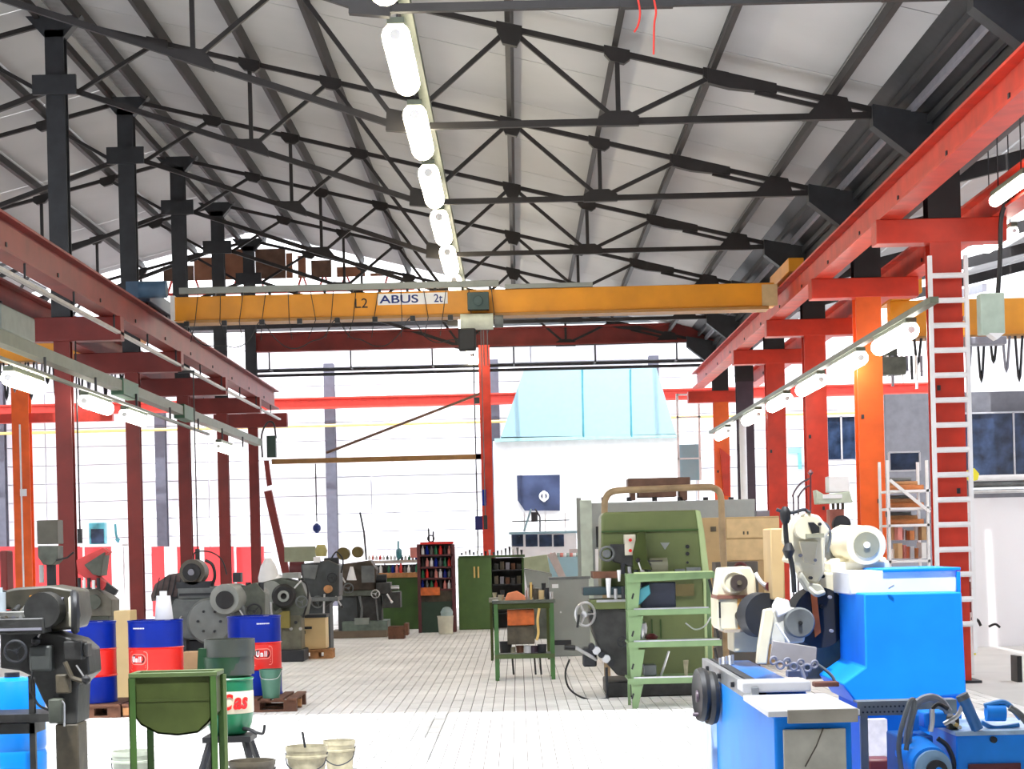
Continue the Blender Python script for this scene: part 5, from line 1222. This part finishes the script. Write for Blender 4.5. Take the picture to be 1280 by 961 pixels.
for pts, r, nm, m in (([(1122, 961, -.1), (1119, 930, -.1), (1123, 905, -.1), (1133, 875, -.1), (1138, 878, -.1), (1132, 910, -.1), (1128, 935, -.1)], 3.2, 'hose', GREYM),
    ([(1134, 930, 0), (1137, 905, 0), (1144, 882, 0), (1160, 872, 0), (1175, 876, 0), (1186, 890, 0)], 5.5, 'thick_hose', mat('hose grey', (.20, .21, .24), .35)),
    ([(1158, 912, -.1), (1160, 900, -.1), (1160, 884, -.1)], 3.5, 'hose_fitting', CHROME),
    ([(1160, 884, -.1), (1168, 878, -.1), (1180, 884, -.1)], 2.6, 'hose', BLACK),
    ([(1232, 905, .1), (1250, 912, .1), (1280, 908, .1)], 3, 'hose', mat('blue hose', (.05, .25, .6), .3)),
    ([(1236, 884, .1), (1262, 880, .1), (1282, 900, .1)], 3.5, 'hose', MATS['blue hose']),
    ([(1262, 884, .0), (1275, 893, .0), (1290, 912, .0)], 4, 'hose', GREYM),
    ([(1166, 920, -.12), (1178, 930, -.12), (1186, 950, -.12), (1184, 970, -.12)], 3, 'hose', DARKST),
    ([(1180, 905, .0), (1196, 895, .0), (1204, 880, .0)], 3, 'hose', CHROME)):
    b = B(Y); b.cv(pts, r); b.to(nm, m, t)
b = B(Y); b.cyl(b.P(1204, 872), b.P(1222, 912), .032, n=20); b.to('accumulator', mat('cylinder blue', (.04, .16, .40), .3), t)
b = B(Y); b.cyl(b.P(1202, 868), b.P(1205, 874), .034, n=20); b.to('accumulator_cap', GREYM, t)
b = B(Y); b.cyl(b.P(1238, 893, .1), b.P(1262, 893, .1), .045, n=22); b.to('gear_pump', HB, t)
B(Y).box(1188, 896, 1202, 913, .05, .2).to('valve_block', MUD, t, .006)
for k in range(3): B(Y).cy(1192+k*4, 903+k*3, 2.5, .0, .06).to('valve_screw', YELP if k == 1 else CHROME, t)
B(Y).box(1142, 895, 1154, 916, .1, .25).box(1160, 892, 1190, 912, .1, .3).to('pump_block', HB, t, .01)
b = B(11.6); b.box(1090, 905, 1122, 1000, .3, .4, floor=True); o = b.to('worn_panel', mat('scuffed white', (.66, .62, .62), .6, var=.2, scale=12)); tag(o, 'scuffed white panel standing between grinder and hydraulic unit', 'panel')
b = B(11.5); b.box(1088, 950, 1120, 1000, .1, .25, floor=True); tag(b.to('maroon_block', MATS['crimson motor'], bevel=.02), 'maroon block at the foot of the scuffed white panel', 'block')

# ================================================================== right aisle
# white partition and pipes
pw = W(1212, PY, 30).x
o = B().bx(pw, 30, 0, 13.5, 30.12, W(1240, 622, 30).z).to('white_partition', WALLW); tag(o, 'low white partition wall right of the ladder', 'partition')
o = B(24); o.box(1184, 640, 1216, 880, .0, .5, floor=True); o = o.to('white_locker', WHITE, bevel=.01); tag(o, 'white locker just right of the ladder column', 'locker')
b = B(23.98); b.cv([(1214, 773, 0), (1222, 775, 0), (1226, 782, 0)], 1.8); b.cv([(1236, 783, 0), (1244, 780, 0), (1250, 784, 0)], 1.5); tag(b.to('short_black_cable', BLACK), 'short black cable on the white locker right of the ladder', 'cable')
b = B(23.96); b.poly([(1209, 727), (1214, 727), (1215, 765), (1211, 766)], 0, .05); tag(b.to('hanging_bar', DRED), 'dark red handle bar hung on the white locker', 'handle')
b = B(22.6); b.box(1272, 820, 1278, 878, 0, .3, floor=True); tag(b.to('black_grille', BLACK), 'narrow black grille at the right picture edge', 'grille')
for k, (y, r, m) in enumerate(((598, 4, WHITE), (606, 3, GREYM), (613, 4.5, CHROME))):
    b = B(29.8); p = b.P(1213, y); b.cyl((p.x, 29.8, p.z), (13.4, 29.8, p.z), r/b.k, n=12); tag(b.to('wall_pipe', m), '%s long pipe above the white partition' % ['upper white', 'middle grey', 'lower bright'][k], 'pipe', 'pipes above the partition')
# dark glazed window of the far workshop room
def wnd(n, x0, y0, x1, y1, Y, nx, ny, lab=None):
    b = B(Y); b.box(x0, y0, x1, y1, .05, .08); o = b.to('window_%d' % n, BWIN); struct(o)
    for i in range(nx+1):
        x = x0+(x1-x0)*i/nx; B(Y).box(x-1, y0, x+1, y1, .0, .1).to('frame_bar', mat('window frame', (.45, .45, .48), .5), o)
    for j in range(ny+1):
        y = y0+(y1-y0)*j/ny; B(Y).box(x0, y-1, x1, y+1, .0, .1).to('frame_bar', MATS['window frame'], o)
wnd(1, 1206, 515, 1330, 598, 45, 2, 1)
wnd(2, 1113, 510, 1162, 545, 46, 1, 1)
wnd(3, 1034, 520, 1070, 575, 50, 2, 1)
wnd(4, 1112, 565, 1150, 588, 40, 1, 1)
b = B(45.3); b.box(1110, 490, 1330, 800, .0, .2, floor=True); tag(b.to('office_wall', mat('office grey', (.15, .15, .17), .7)), 'grey office wall with dark windows at the back right', 'wall')
b = B(28); b.poly([(1209, 588), (1218, 585), (1224, 592), (1222, 600), (1212, 602), (1208, 596)], 0, .05).box(1214, 598, 1216, 700, .01, .04, floor=True); tag(b.to('yellow_sign', YBRT), 'small bright yellow sign beside the ladder', 'sign')
# parts rack behind columns
Y = 26.5; t = tpx('bar_rack', 'white rack with copper coloured bar stock between the right columns', 'rack', Y, 1138)
for x in (1111, 1160): B(Y).box(x, 575, x+3, 800, .0, .06, floor=True).box(x, 575, x+3, 800, .6, .66, floor=True).to('post', WHITE, t)
for y in (612, 634, 655, 700): B(Y).box(1111, y, 1163, y+3, .0, .66).to('shelf', WHITE, t)
B(Y).bar(B(Y).P(1112, 600, -.02), B(Y).P(1162, 640, -.02), .04, .04).to('cross_brace', WHITE, t)
for i in range(9):
    y = 609-(i % 3)*5 if i < 3 else (631-(i % 3)*5 if i < 6 else 652-(i % 3)*5)
    b = B(Y); b.cx(1114+i % 2*3, 1158-(i % 3)*6, y, 3.4, .2+.1*(i % 3)); tag(b.to('bar_stock', [COPPER, WOODL, GREYM][i % 3]), '%s round bar on the %s shelf of the white rack' % (['coppery', 'tan', 'grey'][i % 3], ['top', 'middle', 'lower'][i//3]), 'bar', 'bars on the white rack')
for i in range(12):
    x = 1116+(i % 6)*7.5; y = 698 if i < 6 else 675; h = 12+(i*7) % 9
    b = B(Y); (b.box(x, y-h, x+5.5, y, .05, .4) if i % 2 else b.cz(x+3, y-h, y, 3, .2, 2.4, 12))
    m, c = [(WHITE, 'white'), (CARD, 'brown'), (MATS['pink plastic'], 'pink'), (CHROME, 'bright'), (COPPER, 'rusty')][i % 5]
    tag(b.to('rack_item', m), '%s piece in the %s row low on the white rack, %s from the left' % (c, ['lower', 'upper'][i//6], ['first', 'second', 'third', 'fourth', 'fifth', 'last'][i % 6]), 'part', 'pieces on the white rack')
# white machine head in front of third column
Y = 25.5; t = tpx('small_machine', 'small white machine on a bench between the right columns', 'machine', Y, 1050)
B(Y).box(1036, 595, 1062, 615, .0, .3).to('top_housing', WHITE, t, .01)
B(Y).poly([(1020, 612), (1030, 618), (1062, 614), (1066, 628), (1022, 630)], -.02, .3).to('arm', mat('arm pale green', (.55, .62, .50), .5), t, .01)
B(Y).box(1028, 618, 1052, 623, -.05, .0).to('slide', WHITE, t)
for k in range(3): B(Y).cz(1043+k*6, 628, 636, 2, .1).to('spindle', MUD, t)
B(Y).box(1042, 636, 1060, 900, .1, .4, floor=True).to('pedestal', mat('pedestal rose', (.42, .14, .10), .5, var=.3), t, .01)
B(Y).cy(1052, 655, 11, -.05, .1).to('drive_disc', DARKST, t)
# hoists and pendants in right aisle
Y = 30.8; t = tpx('aisle_hoist', 'grey hoist with cables on the right aisle crane', 'hoist', Y, 1125)
p = B(Y).P(1110, 450); B(Y).box(1106, 422, 1120, 448, -.1, .45).box(1098, 448, 1128, 470, -.3, .0).to('hoist_body', GREYG, t, .01)
for k in range(9): B(Y).tb([(1100+k*6, 446, -.2), (1101+k*6, 462+(k*11) % 26, -.2)], 1.8).to('hanging_cable', [DARKST, CHROME, GREYST][k % 3], t)
b = B(30.5); b.box(1205, 422, 1255, 432, -.2, .1); tag(b.to('grey_fixture', GREYST, bevel=.02), 'grey fixture under the yellow girder behind the mint box', 'fixture')
# lamps in the right aisle
for k, (x, y, Y) in enumerate(((1190, 398, 34), (1250, 300, 24), (1262, 238, 21))):
    p = W(x, y, Y)
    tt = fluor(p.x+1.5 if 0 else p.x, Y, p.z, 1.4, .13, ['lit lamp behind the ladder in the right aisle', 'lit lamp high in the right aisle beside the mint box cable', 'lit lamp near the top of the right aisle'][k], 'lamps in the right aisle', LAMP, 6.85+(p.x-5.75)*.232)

# ================================================================== far hall contents
# pale blue spray booth
Y = 56; t = tpx('spray_booth', 'pale blue white booth with sloping roof panels in the cross hall', 'booth', Y, 740)
BP = [(626, 546), (655, 462), (728, 460), (728, 545)], [(729, 545), (729, 460), (788, 458), (788, 544)], [(789, 544), (789, 458), (820, 458), (845, 543)]
for pts in BP: b = B(Y); b.poly(pts, .0, 2.5); b.to('roof_panel', PALE, t, smooth=False)
for x in (728.5, 788.5): B(Y).box(x-1, 462, x+1, 546, -.02, .2).to('seam_strip', MATS['teal paint'], t)
B(Y).box(618, 548, 850, 712, .2, 3, floor=True).to('body', WHITE, t)
B(Y).box(618, 545, 850, 549, .0, 3).to('eaves_strip', mat('teal line', (.30, .48, .48), .5), t)
B(Y).poly([(646, 594), (700, 593), (700, 638), (656, 638), (647, 625)], .12, .2).to('window_pane', mat('lilac glass', (.045, .06, .12), .2, var=.5, scale=1), t)
B(Y).ring(680, 620, 5, 1.2, .1).to('port_ring', WHITE, t)
B(Y).box(678.5, 613, 681.5, 627, .08, .12).to('port_handle', WHITE, t)
# machining centre under it
Y = 50.0; t = tpx('white_machine', 'white enclosed machine with dark window strip behind the green cabinet', 'machine', Y, 690)
B(Y).box(640, 667, 722, 780, .0, 1.2, floor=True).to('enclosure', WHITE, t, .01)
for x0, x1 in ((640, 654), (657, 672), (674, 690), (692, 705)): B(Y).box(x0, 668, x1, 683, -.02, .0).to('pane', BWIN, t)
B(Y).box(636, 664, 724, 667, -.03, .3).to('canopy_strip', PALE, t)
for x in (655, 681, 706): B(Y).box(x, 640, x+1.5, 664, .0, .03).to('post', WHITE, t)
B(Y).box(640, 650, 712, 651.5, .0, .03).to('hand_rail', GREYM, t)
B(Y).bar(B(Y).P(655, 664, -.05), B(Y).P(664, 636, -.05), .10, .05).to('slanted_arm', PALE, t)
B(Y).box(664, 640, 672, 652, -.05, .05).to('arm_head', DARKST, t)
B(Y).tb([(669, 636, 0), (675, 646, 0), (675, 664, 0)], 1).to('arm_cable', DARKST, t)
b = B(48.5); b.box(712, 686, 724, 716, .0, .2, floor=True); tag(b.to('pink_locker', MATS['pale pink grey']), 'pale pink locker behind the switchgear cabinet', 'locker')
b = B(47.4); b.box(686, 696, 728, 760, .0, .4, floor=True); tag(b.to('packing_bench', PALE), 'pale bench carrying the row of packets', 'bench')
for k in range(9):
    b = B(47.5); b.lathe(b.P(690+k*4, 694, .0), [(.05, -.06), (.07, 0), (.04, .06)], 10); tag(b.to('small_sack', [MATS['pink plastic'], WHITE, MATS['pale rag']][k % 3]), '%s packet in the row behind the sloping lid, %s from the left' % (['pink', 'white', 'pale blue'][k % 3], ['first', 'second', 'third', 'fourth', 'fifth', 'sixth', 'seventh', 'eighth', 'last'][k]), 'packet', 'packets behind the sloping lid')
# white scaffold rail on the right before the booth
t = tpx('guard_rail', 'white guard rail and stairs at the right end of the booth', 'rail', 49, 862)
for x in (846, 873): B(49).box(x, 492, x+3, 600, .0, .05).to('post', WHITE, t)
for y in (492, 520, 572): B(49).box(846, y, 876, y+2, .0, .04).to('bar', WHITE, t)
B(49).box(850, 555, 876, 600, .1, .12).to('blue_sheet', PALE, t)
for x in (847, 873): B(49).box(x, 600, x+2, 700, .0, .05, floor=True).to('post', WHITE, t)
# red low panels in the left side aisle
RP = mat('pink red panel', (.75, .045, .05), .5, var=.05)
for k, (x0, x1) in enumerate(((-12, 36), (37, 140), (190, 206), (222, 250), (256, 292), (296, 330))):
    b = B(55); b.box(x0, 683, x1, 760, .0, .2, floor=True); o = b.to('low_partition', RP)
    tag(o, 'low red panel standing before the far wall, %s from the left' % ['first', 'second', 'third', 'fourth', 'fifth', 'last'][k], 'panel', 'low red panels at the far left')
for k, (x0, x1) in enumerate(((140, 165), (206, 222), (250, 256))):
    b = B(55); b.box(x0, 683, x1, 770, .0, .2, floor=True); tag(b.to('low_partition', WHITE), 'low white panel between the red ones, %s from the left' % ['first', 'second', 'third'][k], 'panel', 'low white panels at the far left')
# orange column of the left aisle
xo = W(31, PY, 48).x
t = thing('aisle_column', 'bright orange column in the left side aisle', 'column', (xo, 48, 0))
isec(B(), xo, 48, 0, 6.0, .42, .3).to('shaft', ORANGE, t)
B().bx(xo-.03, 47.83, .8, xo+.01, 47.85, 5.0).to('conduit', WHITE, t); B(47.8).box(25, 611, 33, 620, .0, .04).to('sign_plate', WHITE, t)
o = B().bx(-17, 48.0, 5.05, W(140, 510, 48).x, 48.2, 5.28).to('side_beam', REDL); tag(o, 'bright red cross beam meeting the orange column', 'beam')
b = B(50); b.box(111, 653, 131, 680, .0, .3); t = b.to('teal_monitor', mat('teal housing', (.10, .38, .45), .4), bevel=.02); tag(t, 'teal framed box with dark screen on the far left bench', 'monitor')
B(50).box(114, 661, 130, 679, -.02, .0).to('screen', BWIN, t)
b = B(50); b.tb([(144, 655, 0), (145, 668, 0), (148, 678, 0)], 1.5); b.lathe(b.P(147, 674, 0), [(.03, -.06), (.07, 0), (.02, .05)], 10); tag(b.to('small_valve', TEAL), 'tiny teal valve right of the teal monitor', 'valve')
b = B(49.8); b.box(100, 680, 160, 683, .0, .8).box(104, 683, 106, 760, .0, .05, floor=True).box(154, 683, 156, 760, .0, .05, floor=True); tag(b.to('far_bench', WHITE), 'white bench carrying the teal monitor', 'bench')
# teal sign between 3rd and 4th columns right
b = B(61.8); b.box(985, 560, 1002, 566, .0, .15).box(998, 566, 1002, 586, .0, .15); tag(b.to('teal_mark', mat('teal print', (.25, .7, .75), .5)), 'pale teal sign on the far wall between right columns', 'sign')
# curved rail bicycle-like tubes
b = B(29); b.cv([(992, 840, 0), (992, 640, 0), (991, 620, 0), (1000, 605, 0), (1012, 598, 0)], 1.1); b.cv([(998, 840, 0), (998, 640, 0), (998, 622, 0), (1006, 610, 0), (1014, 606, 0)], 1.1); tag(b.to('bent_tube_rail', MATS['purple iron']), 'thin bent tube rail between the third and fourth right columns', 'rail')
b = B(30); b.box(946, 638, 962, 645, .0, .3, floor=True); tag(b.to('grey_ledge', GREYST), 'grey ledge right of the dark grey column', 'ledge')
# white upright painting the lit centre of the dark column, orange angled sheet at last column
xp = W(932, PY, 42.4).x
b = B(); b.cyl((xp, 42.4, 0), (xp, 42.4, 4.4), .075, n=14); tag(b.to('lit_centre_strip', WHITE), 'pale strip painting the lit centre of the dark grey column', 'pipe')
b = B(47.55); b.poly([(900, 560), (913, 570), (912, 620), (905, 618)], .0, .15); tag(b.to('red_flap', RED), 'red angled flap on the last right column', 'flap')

# ---- deeper nesting: pieces that belong to a part
def nest(tname, pname, kids):
    for t in [o for o in bpy.data.objects if o.parent is None and o.name.split('.')[0] == tname]:
        ps = [c for c in t.children if c.name.split('.')[0] == pname]
        if not ps: continue
        for c in list(t.children):
            if c.name.split('.')[0] in kids and c not in ps: c.parent = ps[0]
for a in (('grinding_machine', 'motor_body', ['motor_cowl', 'motor_grille', 'motor_hub', 'cooling_fin', 'motor_terminal_box', 'motor_foot']),
          ('grinding_machine', 'head_motor_box', ['motor_fan_grille', 'fan_hub', 'motor_flange']),
          ('grinding_machine', 'dresser_body', ['dresser_cap', 'dresser_disc', 'disc_hole', 'strut_rod']),
          ('grinding_machine', 'splash_plate', ['chain_link', 'lock_pin']),
          ('grinding_machine', 'blue_guard', ['blue_trim', 'guard_plinth']),
          ('grinding_machine', 'upper_head', ['upper_drum', 'drum_opening', 'drum_lip', 'lower_jaw']),
          ('grinding_machine', 'black_lever', ['lever_knob']),
          ('hydraulic_unit', 'pump_motor', ['motor_cowl', 'motor_grille', 'motor_hub', 'motor_mount']),
          ('hydraulic_unit', 'oil_tank', ['tank_lid', 'filler_plug', 'maroon_plate']),
          ('hydraulic_unit', 'accumulator', ['accumulator_cap']),
          ('hydraulic_unit', 'valve_block', ['valve_screw']),
          ('horizontal_mill', 'motor', ['motor_fan_cover', 'motor_shaft', 'motor_plate']),
          ('horizontal_mill', 'spindle_head', ['spindle_bore']),
          ('horizontal_mill', 'guard_fan', ['guard_rib']),
          ('green_mill', 'table_handwheel', ['handwheel_hub', 'wheel_handle']),
          ('green_mill', 'control_plate', ['button']),
          ('green_mill', 'lever_rod', ['lever_grip']),
          ('green_mill', 'body', ['badge', 'push_button', 'lid_seam', 'edge_strip']),
          ('milling_machine', 'handwheel', ['handwheel_hub']),
          ('turret_mill', 'spindle_ring', ['spindle_sleeve']),
          ('tool_cabinet', 'closed_side', ['door_handle']),
          ('tool_cabinet', 'body', ['handle']),
          ('bridge_crane', 'girder', ['name_plate', 'rating_plate', 'lettering']),
          ('fluorescent_lamp', 'housing', ['tube', 'end_cap']),
          ('oil_keg', 'label_band', ['lettering']),
          ('oil_drum', 'middle_shell', ['label_frame', 'label_ring', 'label_oval', 'lettering', 'print_line']),
          ('oil_drum', 'upper_shell', ['bung_cap']),
          ('bucket', 'shell', ['rim_band', 'handle']),
          ('tan_cabinet', 'body', ['door_panel', 'lock', 'lettering']),
          ('switchgear_cabinet', 'body', ['eye_bolt', 'door_latch', 'paper_note']),
          ('control_cabinet', 'body', ['lock', 'vent', 'name_plate'])): nest(*a)
